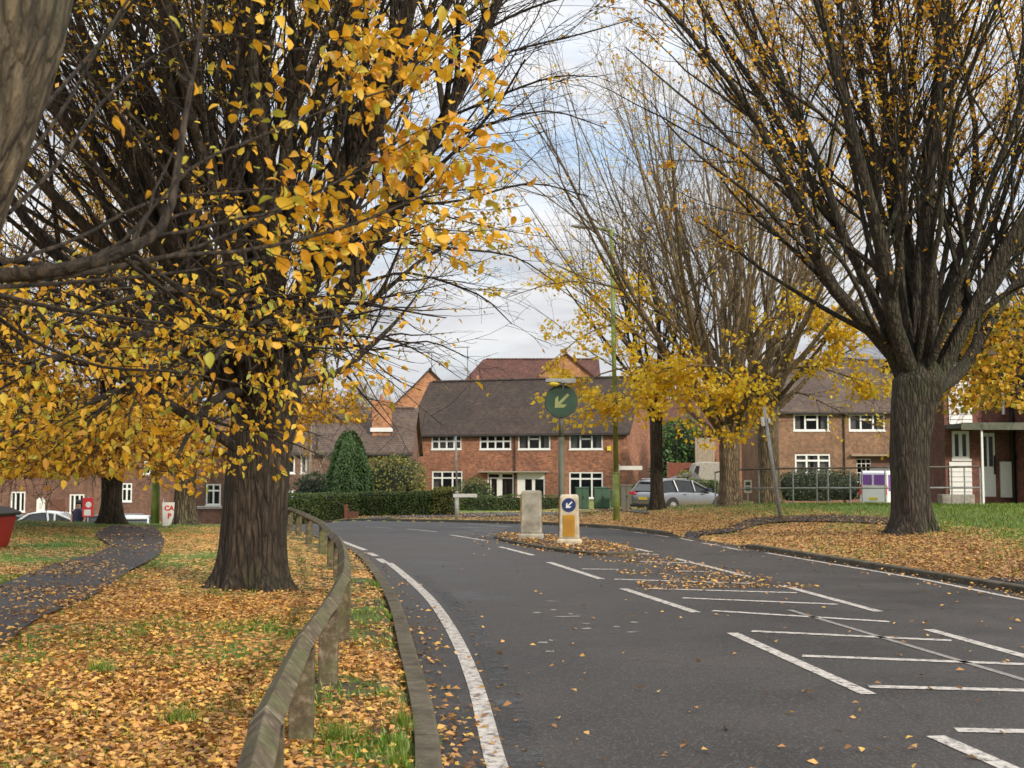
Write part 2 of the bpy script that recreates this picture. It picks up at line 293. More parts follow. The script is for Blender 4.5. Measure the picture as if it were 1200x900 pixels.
class MB:
    def __init__(s): s.v = []; s.f = []; s.mi = []
    def add(s, vs, fs, mi=0):
        o = len(s.v); s.v += [tuple(map(float, p)) for p in vs]; s.f += [tuple(i+o for i in f) for f in fs]; s.mi += [mi]*len(fs); return s
    def box(s, x0, x1, y0, y1, z0, z1, mi=0):
        return s.add([(x0,y0,z0),(x1,y0,z0),(x1,y1,z0),(x0,y1,z0),(x0,y0,z1),(x1,y0,z1),(x1,y1,z1),(x0,y1,z1)],
                     [(0,3,2,1),(4,5,6,7),(0,1,5,4),(1,2,6,5),(2,3,7,6),(3,0,4,7)], mi)
    def cyl(s, p, q, r0, r1=None, n=12, mi=0, cap=True):
        r1 = r0 if r1 is None else r1; p = Vector(p); q = Vector(q); d = (q-p).normalized()
        u = d.orthogonal().normalized(); w = d.cross(u); vs = []
        for c, r in ((p, r0), (q, r1)):
            for i in range(n):
                a = 2*math.pi*i/n; vs.append(c+u*(r*math.cos(a))+w*(r*math.sin(a)))
        fs = [(i, (i+1) % n, n+(i+1) % n, n+i) for i in range(n)]
        if cap: fs += [tuple(range(n-1, -1, -1)), tuple(range(n, 2*n))]
        return s.add(vs, fs, mi)
    def prism(s, poly, y0, y1, mi=0):     # polygon in xz, extruded in y
        n = len(poly); vs = [(x, y0, z) for x, z in poly]+[(x, y1, z) for x, z in poly]
        return s.add(vs, [tuple(range(n)), tuple(range(2*n-1, n-1, -1))]+[(i, i+n, (i+1) % n+n, (i+1) % n) for i in range(n)], mi)
    def loft(s, rings, mi=0, cap=True):
        n = len(rings[0]); vs = [p for r in rings for p in r]; fs = []
        for k in range(len(rings)-1):
            for i in range(n): fs.append((k*n+i, k*n+(i+1) % n, (k+1)*n+(i+1) % n, (k+1)*n+i))
        if cap: fs += [tuple(range(n-1, -1, -1)), tuple((len(rings)-1)*n+i for i in range(n))]
        return s.add(vs, fs, mi)
    def build(s, name, mats, parent=None, smooth=False, bevel=0, sub=0, loc=None):
        me = bpy.data.meshes.new(name); me.from_pydata(s.v, [], s.f)
        if not isinstance(mats, (list, tuple)): mats = [mats]
        for m_ in mats: me.materials.append(m_)
        me.polygons.foreach_set('material_index', s.mi)
        if smooth: me.polygons.foreach_set('use_smooth', [True]*len(s.f))
        me.update(); o = bpy.data.objects.new(name, me)
        if loc is not None: o.location = loc
        link(o, parent)
        if bevel:
            b_ = o.modifiers.new('b', 'BEVEL'); b_.width = bevel; b_.segments = 2; b_.limit_method = 'ANGLE'
        if sub:
            b_ = o.modifiers.new('s', 'SUBSURF'); b_.levels = sub; b_.render_levels = sub
        return o
def tag(o, label=None, cat=None, group=None, kind=None):
    if label: o['label'] = label
    if cat: o['category'] = cat
    if group: o['group'] = group
    if kind: o['kind'] = kind
    return o
def thing(name, loc, label, cat, group=None, rz=0, rx=0, ry=0):
    o = bpy.data.objects.new(name, None); o.location = [float(q) for q in loc]; o.rotation_euler = (rx, ry, rz); COL.objects.link(o)
    return tag(o, label, cat, group)

# ------------------------------------------------------------------ ground sheet
def axis(parts):
    out = []
    for a, b_, st in parts: out += list(np.arange(a, b_, st))
    return np.array(out+[parts[-1][1]])
gx = axis([(-600,-120,60),(-120,-40,8),(-40,-16,1),(-16,-7,.35),(-7,8.5,.13),(8.5,16,.35),(16,40,1),(40,120,8),(120,600,60)])
gy = axis([(-40,-4,3),(-4,4,.5),(4,30,.15),(30,44,.35),(44,70,.8),(70,120,4),(120,900,60)])
X, Y = np.meshgrid(gx, gy); Z = GH(X, Y)
oLg = sdist(LC, X, Y).reshape(X.shape); oRg = -sdist(RC, X, Y).reshape(X.shape)
n1 = vnoise(X, Y, .9, 1); n2_ = vnoise(X, Y, .33, 2); n3_ = vnoise(X, Y, 3.0, 3)
Z += np.where((oLg > .3) | (oRg > .3), .018*n3_, 0)
def cover(x, y, oL, oR, a, b_):
    left = .72+.6*a+.55*b_
    left = np.where(oL < .9, .42+1.0*a, left)                      # grassy, muddy strip behind the kerb
    left = left-.75*S(24.5,28,y)*S(7,9.5,-x)
    left = left-.3*S(3.6,4.6,oL)*(1-S(5.4,6.2,oL))*S(11,14,y)*(y < 24)
    right = .98-.24*np.clip(oR-2, 0, 9)+.35*a-.4*S(2.5,4.5,oR)*S(8,10,x)
    right = np.where((y > 42), .55+.5*a-.4*S(52,56,y), right)
    right = np.where((y < 22) & (oR > 3), right-.2, right)
    return np.clip(np.where(oL > 0, left, np.where(oR > 0, right, .1)), 0, 1)
cov = cover(X, Y, oLg, oRg, n1, n2_)
soil = np.clip(np.where((oLg > 0) & (oLg < 1.0), .75+1.2*n3_, .12+.3*n1), 0, 1)
ny, nx = X.shape
idx = np.arange(nx*ny).reshape(ny, nx)
F = np.stack([idx[:-1,:-1], idx[:-1,1:], idx[1:,1:], idx[1:,:-1]], -1).reshape(-1, 4)
g = mesh_np('ground', np.stack([X, Y, Z], -1).reshape(-1, 3), F, MT['ground'], smooth=True)
ca = g.data.color_attributes.new('cover', 'FLOAT_COLOR', 'POINT')
ca.data.foreach_set('color', np.stack([cov, soil, cov*0, cov*0+1], -1).astype(np.float32).ravel())
tag(g, kind='structure')

def ribbon_between(name, A, B, zf, mat, nc=6, dz=0.):
    V = []
    for a, b_ in zip(A, B):
        for k in range(nc+1):
            p = a+(b_-a)*k/nc; V.append((p[0], p[1], 0))
    V = np.array(V); V[:, 2] = zf(V[:, 0], V[:, 1])+dz
    n = len(A); idx = np.arange(n*(nc+1)).reshape(n, nc+1)
    F = np.stack([idx[:-1,:-1], idx[:-1,1:], idx[1:,1:], idx[1:,:-1]], -1).reshape(-1, 4)
    return tag(mesh_np(name, V, F, mat), kind='structure')
ribbon_between('road', catmull(LE, 24), catmull(RE, 24), Hb, MT['asphalt'], 24)
def offset(C, d):
    T = np.gradient(C, axis=0); T /= np.linalg.norm(T, axis=1)[:, None]
    return C+np.stack([-T[:, 1], T[:, 0]], -1)*d
def resample(C, step):
    C = np.asarray(C, float); L = np.r_[0, np.cumsum(np.linalg.norm(np.diff(C[:, :2], axis=0), axis=1))]
    s = np.arange(0, L[-1], step); return np.stack([np.interp(s, L, C[:, i]) for i in range(C.shape[1])], -1)
def kerb(name, C, side, y0, y1, drop=None):
    C = resample(C, .3); C = C[(C[:, 1] > y0) & (C[:, 1] < y1)]
    A = offset(C, 0); B = offset(C, side*.14); mb = MB()
    for i in range(len(C)-1):
        g0 = .012 if i % 3 == 0 else 0; a0 = A[i]+(A[i+1]-A[i])*g0/.3; b0 = B[i]+(B[i+1]-B[i])*g0/.3
        q = []
        hgt = .095 + (0 if drop is None else -drop(A[i][1]))
        for p, dz in ((a0,-.1),(a0,hgt-.015),(a0+(b0-a0)*.14,hgt),(b0,hgt),(b0,-.1)):
            q.append((p[0], p[1], float(Hb(p[0], p[1]))+dz))
        for p, dz in ((A[i+1],-.1),(A[i+1],hgt-.015),(A[i+1]+(B[i+1]-A[i+1])*.14,hgt),(B[i+1],hgt),(B[i+1],-.1)):
            q.append((p[0], p[1], float(Hb(p[0], p[1]))+dz))
        mb.add(q, [(0,5,6,1),(1,6,7,2),(2,7,8,3),(3,8,9,4),(0,1,2,3,4),(9,8,7,6,5)])
    return tag(mb.build(name, MT['kerb']), kind='structure')
kerb('kerb_left', LC, 1, -4, 52)
kerb('kerb_right', RC, -1, -4, 53, lambda y: .075*float(S(24.5,25.5,y)*(1-S(29,30,y))))

# paths
def path_px(name, left, right, mat, n=10, dz=.012):
    A = catmull([G(*p, GH)[:2] for p in left], n); B = catmull([G(*p, GH)[:2] for p in right], n)
    return ribbon_between(name, A, B, GH, mat, 14, dz)
path_px('path_left', [(-400,800),(-120,725),(0,688),(60,664),(112,650),(128,640),(112,630),(118,622),(132,616.5)],
        [(-400,1000),(-60,800),(0,763),(45,728),(110,700),(150,672),(185,652),(192,632),(180,618)], MT['asphaltp'], dz=.03)
path_px('path_right', [(1085,619),(1040,615),(960,612),(900,614),(860,624),(812,634)],
        [(1090,610),(1040,607),(960,605),(885,608),(850,620),(800,630)], MT['asphaltp'], dz=.03)
path_px('path_corner', [(1080,690),(1150,685),(1300,690)], [(1080,700),(1150,697.5),(1300,720)], MT['asphaltp'], dz=.03)
path_px('service_road', [(330,612),(400,611.5),(450,608.5),(500,607),(545,606),(640,604),(760,603)],
        [(330,610),(400,609.3),(450,606),(500,603.7),(545,602),(640,600.8),(760,599.5)], MT['asphalt'], dz=.03)

# ------------------------------------------------------------------ road markings
pm = MB(); pf = MB()
def strip(mb, pts, w, dz=.005):
    C = np.array(pts); 
    if len(C) > 2: C = catmull(C, 8)
    else:
        n = max(2, int(np.linalg.norm(C[1]-C[0])/.5)+1); C = np.array([C[0]+(C[1]-C[0])*k/n for k in range(n+1)])
    A = offset(C[:, :2], w/2); B = offset(C[:, :2], -w/2); vs = []
    for a, b_ in zip(A, B):
        for p in (a, b_): vs.append((p[0], p[1], float(Hb(p[0], p[1]))+dz))
    mb.add(vs, [(2*i, 2*i+1, 2*i+3, 2*i+2) for i in range(len(A)-1)])
def mk(a, b_, w=.11, mb=pm): strip(mb, [G(*a)[:2], G(*b_)[:2]], w)
strip(pm, [G(*p)[:2] for p in [(612,960),(583,900),(556,800),(530,740),(502,700),(470,671),(456,660)]], .12)
mk((452,660),(444,655),.13); mk((441,652),(432,648),.13); mk((428,645),(399,634),.13)
strip(pm, [G(*p)[:2] for p in [(1320,722),(1200,703),(1080,679),(980,662),(898,648)]], .1)
for a, b_ in [((868,645),(848,641)),((842,639.5),(823,636.5)),((812,634),(797,631)),((784,629.5),(768,627)),((757,625.5),(743,623.5)),((730,621.5),(712,619.5)),((700,618),(684,616))]: mk(a, b_, .1)
for a, b_ in [((1096,863),(1215,915)),((858,742),(1018,814)),((730,690),(816,718)),((643,659),(705,679)),((586,641),(625,651)),((528,627),(568,633.5)),((476,620),(512,623.5)),((428,617.5),(460,619.2)),
              ((1088,738),(1250,783)),((915,686),(1030,717)),((793,655),(877,676)),((718,638),(763,647)),((548,614),(600,617.5)),((1120,856),(1260,859)),((1018,805),(1260,811)),((940,769),(1230,780)),((881,740),(1115,751)),((835,716),(1043,729)),((800,701),(982,708.5)),((760,690),(934,695)),
              ((720,679),(880,684)),((790,669),(842,671)),((682,667),(725,667.5)),((750,658),(805,660)),((732,649),(772,650))]: mk(a, b_, .12)
for k in range(5): mk((540+k*8, 619+k*1.6), (596-k*3, 617+k*2.2), .1)
mk((925,715),(1260,815),.07,pf)
tag(pm.build('road_marking', MT['paint']), kind='structure')
tag(pf.build('faint_road_marking', MT['paintf']), kind='structure')
bb = MB(); C = catmull([G(*p)[:2] for p in [(640,960),(610,900),(580,800),(552,740),(520,700),(488,674)]], 8)
A = offset(C, .05); B = offset(C, -.17); vs = []
for i, (a, b_) in enumerate(zip(A, B)):
    w = .25*mnoise.noise((i*.9, 0, 0))+.1*mnoise.noise((i*2.7, 3, 0))-.1; d = (b_-a); b_ = b_+d*w; vs += [(a[0], a[1], float(Hb(*a))+.003), (b_[0], b_[1], float(Hb(*b_))+.003)]
bb.add(vs, [(2*i, 2*i+1, 2*i+3, 2*i+2) for i in range(len(A)-1)]); tag(bb.build('worn_road_strip', MT['asphaltb']), kind='structure')
# white scuffs of old paint on the lane
sm = MB()
for q in range(16):
    px = random.uniform(625, 760); py = random.uniform(705, 760)+random.uniform(-8, 14); c = G(px, py); L = random.uniform(.04, .16)*(1 if q % 4 else 2); wd = random.uniform(.01, .03)
    a = random.uniform(-.5, .5); k = 7; vs = []
    for j in range(k):
        an = 2*math.pi*j/k; u = math.cos(an)*L/2*random.uniform(.6, 1); v = math.sin(an)*wd*random.uniform(.5, 1.2)
        x = c[0]+u*math.cos(a)-v*math.sin(a); y = c[1]+u*math.sin(a)+v*math.cos(a)*3; vs.append((x, y, float(Hb(x, y))+.004))
    sm.add(vs, [tuple(range(k))])
tag(sm.build('road_scuff_marking', MT['paintf']), kind='structure')

# island
isl = []
for k in range(28):
    a = 2*math.pi*k/28; c, s_ = math.cos(a), math.sin(a); u = np.sign(c)*abs(c)**.8*3.6; v = np.sign(s_)*abs(s_)**.8*.85
    ang = math.atan2(6.8, -2.1); isl.append((1.0+u*math.cos(ang)-v*math.sin(ang), 26.2+u*math.sin(ang)+v*math.cos(ang)))
mb = MB(); n = len(isl); z0 = -.05; cx, cy = 1.0, 26.2
top = [(x, y, .055) for x, y in isl]; inn = [(cx+(x-cx)*.9, cy+(y-cy)*.93, .062) for x, y in isl]
mb.add([(x, y, z0) for x, y in isl]+top+inn, [(i, (i+1) % n, n+(i+1) % n, n+i) for i in range(n)]+[(n+i, n+(i+1) % n, 2*n+(i+1) % n, 2*n+i) for i in range(n)], 0)
mb.add(inn, [tuple(range(n))], 1)
tag(mb.build('traffic_island', [MT['kerb'], MT['asphaltp']]), 'low kerbed traffic island strewn with brown leaves in the middle of the road', 'traffic island')

# ------------------------------------------------------------------ foliage tools
def unit(a): return a/(np.linalg.norm(a, axis=-1, keepdims=True)+1e-9)
def leaves_mesh(C, Dv, Nv, size, wr=.55, quad=False, fold=.25, fine=False):
    """C centres, Dv direction, Nv rough normal, size per leaf"""
    n = len(C); Dv = unit(Dv); Sd = unit(np.cross(Dv, Nv)); Up = unit(np.cross(Sd, Dv)); s = np.asarray(size)[:, None]
    if quad:
        P = np.stack([C, C+Dv*s*.5+Sd*s*wr*.5+Up*s*fold*.3, C+Dv*s, C+Dv*s*.5-Sd*s*wr*.5+Up*s*fold*.3], 1)
        return P.reshape(-1, 3), np.arange(n*4).reshape(n, 4)
    if fine:
        rv = RG.normal(size=(n, 1))*.12*s
        def q(u, w, z): return C+Dv*s*u+Sd*s*wr*w+Up*(s*z+rv*u*u)
        P = np.stack([q(0,0,0), q(.16,.34,.07), q(.45,.5,.12), q(.76,.33,.04), q(1,0,-.12), q(.76,-.33,.04), q(.45,-.5,.12), q(.16,-.34,.07), q(.2,0,-.01), q(.47,0,.02), q(.77,0,-.03)], 1)
        b0 = np.arange(n)[:, None]*11
        return P.reshape(-1, 3), np.concatenate([b0+np.array([f]) for f in ([7,0,1,8],[8,1,2,9],[7,8,9,6],[9,2,3,10],[6,9,10,5],[5,10,3,4])], 0)
    P = np.stack([C, C+Dv*s*.28+Sd*s*wr*.46+Up*s*fold*.5, C+Dv*s*.72+Sd*s*wr*.38+Up*s*fold*.35, C+Dv*s-Up*s*.12, C+Dv*s*.72-Sd*s*wr*.38+Up*s*fold*.35, C+Dv*s*.28-Sd*s*wr*.46+Up*s*fold*.5], 1)
    b0 = np.arange(n)[:, None]*6
    F = np.concatenate([b0+np.array([[0,1,2,3]]), b0+np.array([[0,3,4,5]])], 0)
    return P.reshape(-1, 3), F
def tubes(P, R, k=4):
    Nn, n, _ = P.shape; T = unit(np.gradient(P, axis=1))
    mean = unit(P[:, -1]-P[:, 0]); ref = np.where(np.abs(mean[:, 2:3]) > .8, np.array([[1., 0, 0]]), np.array([[0, 0, 1.]]))
    U = unit(np.cross(T, ref[:, None, :]+np.zeros_like(T))); V = np.cross(T, U)
    a = np.arange(k)*2*np.pi/k
    R_ = R[:, :, None, None]
    Q = P[:, :, None, :]+R_*(U[:, :, None, :]*np.cos(a)[None, None, :, None]+V[:, :, None, :]*np.sin(a)[None, None, :, None])
    idx = np.arange(Nn*n*k).reshape(Nn, n, k); nx_ = np.roll(idx, -1, axis=2)
    F = np.stack([idx[:, :-1], nx_[:, :-1], nx_[:, 1:], idx[:, 1:]], -1).reshape(-1, 4)
    return Q.reshape(-1, 3), F
def merge(parts):
    Vs = []; Fs = []; o = 0
    for V, F in parts: Vs.append(V); Fs.append(F+o); o += len(V)
    return np.vstack(Vs), np.vstack(Fs)
def plen(P): return np.linalg.norm(np.diff(P, axis=1), axis=2).sum(1)
def grow(P, R, m, s0=.25, s1=1., ang=(25, 45), lf=(.4, .6), n=6, up=.06, wob=.12, rf=.6, tip=.25, rmin=.003, flat=0, spow=1., labs=None):
    Nn, k, _ = P.shape; s = s0+(s1-s0)*RG.random((Nn, m))**spow; f = s*(k-1); i0 = np.clip(f.astype(int), 0, k-2); fr = (f-i0)[..., None]
    ii = np.arange(Nn)[:, None]; p0 = P[ii, i0]; p1 = P[ii, i0+1]; pos = p0*(1-fr)+p1*fr; T = unit(p1-p0)
    r = R[ii, i0]*(1-fr[..., 0])+R[ii, i0+1]*fr[..., 0]
    rnd = RG.normal(size=T.shape); rnd[..., 2] *= (1-flat); pe = unit(np.cross(T, np.cross(rnd, T)))
    a = np.radians(RG.uniform(*ang, size=s.shape))[..., None]; d = unit(T*np.cos(a)+pe*np.sin(a))
    if labs: L = RG.uniform(*labs, size=s.shape)
    else: L = plen(P)[:, None]*RG.uniform(*lf, size=s.shape)*(1.15-.75*s)
    pos = pos.reshape(-1, 3); d = d.reshape(-1, 3); L = L.ravel(); r0 = np.maximum(r.ravel()*rf, rmin)
    out = [pos]
    for j in range(n-1):
        d = unit(d+np.array([0, 0, up])+wob*RG.normal(size=d.shape)); pos = pos+d*(L/(n-1))[:, None]; out.append(pos)
    Q = np.stack(out, 1); rr = r0[:, None]*np.linspace(1, tip, n)[None]
    return Q, np.maximum(rr, rmin*.7)
def on_twigs(P, per, s0=.1, jit=.03):
    Nn, k, _ = P.shape; s = RG.uniform(s0, 1, (Nn, per)); f = s*(k-1); i0 = np.clip(f.astype(int), 0, k-2); fr = (f-i0)[..., None]; ii = np.arange(Nn)[:, None]
    c = P[ii, i0]*(1-fr)+P[ii, i0+1]*fr; T = unit(P[ii, i0+1]-P[ii, i0])
    c = c.reshape(-1, 3); return c+RG.normal(size=c.shape)*jit, T.reshape(-1, 3)
def leafset(C, T, size, droop=.5, quad=False, wr=.6, fine=False):
    n = len(C); D = unit(T*.5+RG.normal(size=(n, 3))*.6+np.array([0, 0, -droop])); Nv = unit(RG.normal(size=(n, 3))*.7+np.array([0, 0, 1.]))
    return leaves_mesh(C, D, Nv, RG.uniform(.7, 1.2, n)*size, wr, quad, fine=fine)
def trunk_mesh(base, pts, rads, flutes=7, fl=.12, k=28, flare=.5, flh=.5, seed=0):
    """pts relative spline centre (z increasing), closed dome top"""
    C = catmull(np.array(pts, float), 12); k = int(k*1.8); s = np.linspace(0, 1, len(C)); R = np.interp(s, np.linspace(0, 1, len(rads)), rads)
    V = []; a = np.linspace(0, 2*np.pi, k, endpoint=False)
    for c, r in zip(C, R):
        e = math.exp(-max(c[2], 0)/flh); q = []
        for t_ in a:
            hf = mnoise.noise((math.cos(t_)*5+seed, math.sin(t_)*5, c[2]*.9))*.045+mnoise.noise((math.cos(t_)*11, math.sin(t_)*11+seed, c[2]*2.2))*.022
            nz = mnoise.noise((math.cos(t_)*1.2, math.sin(t_)*1.2, c[2]*.35+seed*9))
            ro = math.cos(t_*flutes+seed+c[2]*.4)*.5+math.cos(t_*(flutes-4)+seed*2)*.5
            rr = r*(1+hf+fl*nz*1.5+fl*.35*ro*(1+2.5*e)+flare*e*(1+.9*ro+2*hf)); q.append((c[0]+rr*math.cos(t_), c[1]+rr*math.sin(t_), c[2]))
        V += q
    n = len(C); idx = np.arange(n*k).reshape(n, k); nx_ = np.roll(idx, -1, 1)
    F = np.stack([idx[:-1], nx_[:-1], nx_[1:], idx[1:]], -1).reshape(-1, 4)
    return np.array(V), F
def limb_fan(centre, nl, incl, length, r, n=12, up=.08, wob=.05, spread=.2, zj=.5, az=None):
    a = (np.arange(nl)+RG.uniform(-.35, .35, nl))*2.399 if az is None else np.radians(np.asarray(az))
    inc = np.radians(RG.uniform(*incl, nl) if isinstance(incl, tuple) else np.asarray(incl))
    d = np.stack([np.cos(a)*np.sin(inc), np.sin(a)*np.sin(inc), np.cos(inc)], -1)
    pos = np.array(centre)[None]+np.stack([np.cos(a)*spread*np.sin(inc)*1.4, np.sin(a)*spread*np.sin(inc)*1.4, RG.uniform(-zj, .1, nl)], -1)
    L = RG.uniform(*length, nl); out = [pos]
    for j in range(n-1):
        d = unit(d+np.array([0, 0, up])+wob*RG.normal(size=d.shape)); pos = pos+d*(L/(n-1))[:, None]; out.append(pos)
    rr = RG.uniform(*r, nl)[:, None]*np.linspace(1, .0, n)[None]**.75; return np.stack(out, 1), np.maximum(rr, .012)
def px_branches(lst, n=12):
    out = []
    for pts in lst:
        C = catmull([W(*p) for p in pts], 8); s = np.linspace(0, len(C)-1, n)
        out.append(np.stack([np.interp(s, np.arange(len(C)), C[:, i]) for i in range(3)], -1))
    return np.array(out)
def taper(Nn, n, r0, r1):
    return np.linspace(0, 1, n)[None]*0+(np.asarray(r0).reshape(-1, 1)*(1-np.linspace(0, 1, n)[None])+r1*np.linspace(0, 1, n)[None])+np.zeros((Nn, n))
exec_tree = []
# ------------------------------------------------------------------ trees
def finish_tree(name, base, label, cat, trunkVF, tubesVF, foliage, mbark, mleaf, group=None, mbranch=None):
    t = thing(name, base, label, cat, group)
    mesh_np('trunk', trunkVF[0], trunkVF[1], mbark, t, True)
    if tubesVF is not None: mesh_np('branches', tubesVF[0], tubesVF[1], mbranch or mbark, t, True, loc=base)
    if foliage is not None: mesh_np('foliage', foliage[0], foliage[1], mleaf, t, False, loc=base)
    return t
def sel(C, T, keep): return C[keep], T[keep]

# --- big hornbeam by the knee rail (left)
b1 = G(295, 689, GH); b1[2] = gh(b1[0], b1[1])-.03
TV = trunk_mesh(b1, [(0,0,-.25),(0,0,.25),(.03,0,.9),(.08,0,1.6),(.16,0,2.3),(.2,0,2.9),(.2,0,3.3)], [.42,.4,.385,.39,.44,.42,.12], 7, .13, 40, .3, .2, 1)
fc = b1+np.array([.14, 0, 2.6])
LP, LR = limb_fan(fc, 36, (6, 50), (8.5, 11), (.05, .1), 14, .05, .08, .28, .9)
side = px_branches([[(318,470,16),(385,370,15.6),(440,280,15.3),(505,170,15.2),(560,60,15),(605,-60,15),(640,-200,15)],
                    [(312,460,16),(345,360,16.5),(400,250,17),(440,120,17.2),(480,-20,17.5),(500,-200,17.6),(510,-330,17.8)],
                    [(300,440,16),(230,330,15.2),(150,230,14.8),(80,120,14.5),(20,0,14.3),(-40,-150,14),(-80,-280,14)],
                    [(300,470,16),(200,400,16),(100,330,16),(10,230,16),(-60,100,16),(-120,-40,16),(-160,-200,16)],
                    [(325,450,16),(380,300,14.6),(430,190,13.6),(470,60,13),(500,-80,12.6),(530,-230,12.4),(560,-380,12.2)]], 14)
kk = ~((LP[:, -1, 0] > -1.6) & (LP[:, -1, 2] < 11.2)); LP, LR = LP[kk], LR[kk]
L2_, S2_ = limb_fan(fc, 16, (14, 62), (7.5, 10), (.045, .09), 14, .035, .06, .28, .9, az=np.linspace(110, 260, 16)); LP = np.concatenate([LP, L2_]); LR = np.concatenate([LR, S2_])
P1 = np.concatenate([LP, side]); R1 = np.concatenate([LR, taper(5, 14, [.17,.13,.12,.11,.1], .02)])
# low boughs reaching toward the camera and sideways, drooping at the ends
low = px_branches([[(300,440,15.8),(230,390,13),(130,400,11),(40,430,10),(-60,470,9.6)],
                   [(300,450,15.8),(260,400,12.5),(210,410,10.5),(150,450,9.6),(100,500,9.3)],
                   [(310,450,15.8),(320,390,13),(300,380,11),(260,410,9.8),(215,470,9.4)],
                   [(320,440,15.8),(350,380,13.5),(380,360,12),(400,385,11),(395,430,10.6)],
                   [(300,450,15.8),(200,440,14),(110,470,13),(30,500,12.6),(-40,540,12)],
                   [(300,460,15.8),(270,460,13.5),(240,480,12),(215,520,11),(200,560,10.6)],
                   [(325,440,15.8),(370,330,14.5),(420,260,13.5),(470,235,12.8),(520,240,12.4)],
                   [(325,430,15.8),(380,390,16),(440,350,16.2),(500,300,16.4),(560,270,16.6)],
                   [(310,450,15.8),(300,380,12),(240,340,10),(150,350,9),(60,380,8.7)],
                   [(320,450,15.8),(390,440,17),(440,400,18),(470,370,18.6),(500,330,19)]], 14)
LR_ = taper(len(low), 14, .07, .008)
A2, B2 = grow(P1, R1, 10, .15, .98, (18, 42), (.35, .6), 9, .05, .07, .5, .2, .009)
A3, B3 = grow(A2, B2, 7, .2, 1, (20, 50), (.3, .5), 6, .03, .1, .5, .25, .006)
A4, B4 = grow(A3, B3, 4, .2, 1, (25, 60), (.4, .75), 5, .0, .14, .5, .3, .004)
l2, m2 = grow(low, LR_, 12, .25, 1, (30, 65), None, 7, -.01, .09, .5, .25, .005, flat=.75, labs=(.9, 1.9))
l3, m3 = grow(l2, m2, 6, .15, 1, (30, 60), None, 5, .0, .12, .5, .3, .003, flat=.6, labs=(.3, .8))
zk = lambda P, R, z: (lambda m_: (P[m_], R[m_]))(P[:, :, 2].min(1) > z)
l2, m2 = zk(l2, m2, 1.45); l3, m3 = zk(l3, m3, 1.4)
# fine bare twigs arching out on the right
rt = px_branches([[(500,180,15.2),(560,150,15),(640,130,15),(710,150,15)],[(540,90,15),(600,60,15),(680,40,15),(750,20,15)],[(470,240,15.2),(540,235,15),(620,215,15),(690,230,15)],
                  [(450,280,15.3),(520,290,15.2),(600,300,15.2),(650,330,15.2)],[(560,40,15),(620,10,15),(700,-10,15),(780,0,15)],[(430,330,15.5),(480,320,15.5),(560,345,15.5),(600,380,15.5)],
                  [(400,400,16),(440,410,16),(500,400,16),(550,420,16)],[(520,140,15),(590,110,14.6),(650,90,14.4),(700,90,14.4)]], 10)
rr_ = taper(len(rt), 10, .022, .006)
r2, q2 = grow(rt, rr_, 9, .05, 1, (15, 40), None, 6, .0, .09, .5, .3, .004, flat=.3, labs=(.5, 1.3)); r3, q3 = grow(r2, q2, 4, .2, 1, (20, 45), None, 5, 0, .12, .5, .3, .0035, labs=(.2, .5))
TB = merge([tubes(P1, R1, 8), tubes(low, LR_, 6), tubes(A2, B2, 5), tubes(A3, B3, 3), tubes(A4, B4, 3), tubes(l2, m2, 4), tubes(l3, m3, 3), tubes(rt, rr_, 4), tubes(r2, q2, 3), tubes(r3, q3, 3)])
C, T = on_twigs(l3, 8, .1, .05); py = 552-1400*(C[:, 2]-1.6)/C[:, 1]; px = 600+1400*C[:, 0]/C[:, 1]; k = (RG.random(len(C)) < .85*(1-.85*S(390, 450, px)*S(300, 340, py))) & ~((px > 345) & (py > 485)) & (C[:, 2] > 1.25); C, T = sel(C, T, k); f1 = leafset(C, T, .076, .55)
C, T = on_twigs(A4, 6, .1, .05); h = C[:, 2]; p = np.clip(.8-.03*(h-2), .3, .7)*(1-.85*S(-2.2, -.4, C[:, 0]))*np.clip(.75+np.array([mnoise.noise(tuple(q*.9)) for q in C]), 0, 1); C, T = sel(C, T, RG.random(len(C)) < p); f2 = leafset(C, T, .07, .3, True)
C, T = on_twigs(r3, 1, .4, .02); C, T = sel(C, T, RG.random(len(C)) < .22); f3 = leafset(C, T, .07, .5, True)
# quads only: f1 uses quads as well
finish_tree('hornbeam_tree', b1, 'massive dark hornbeam with yellow skirt of leaves, standing inside the wooden knee rail', 'tree', TV, TB, merge([f1, f2, f3]), MT['bark1'], MT['leaf1'])

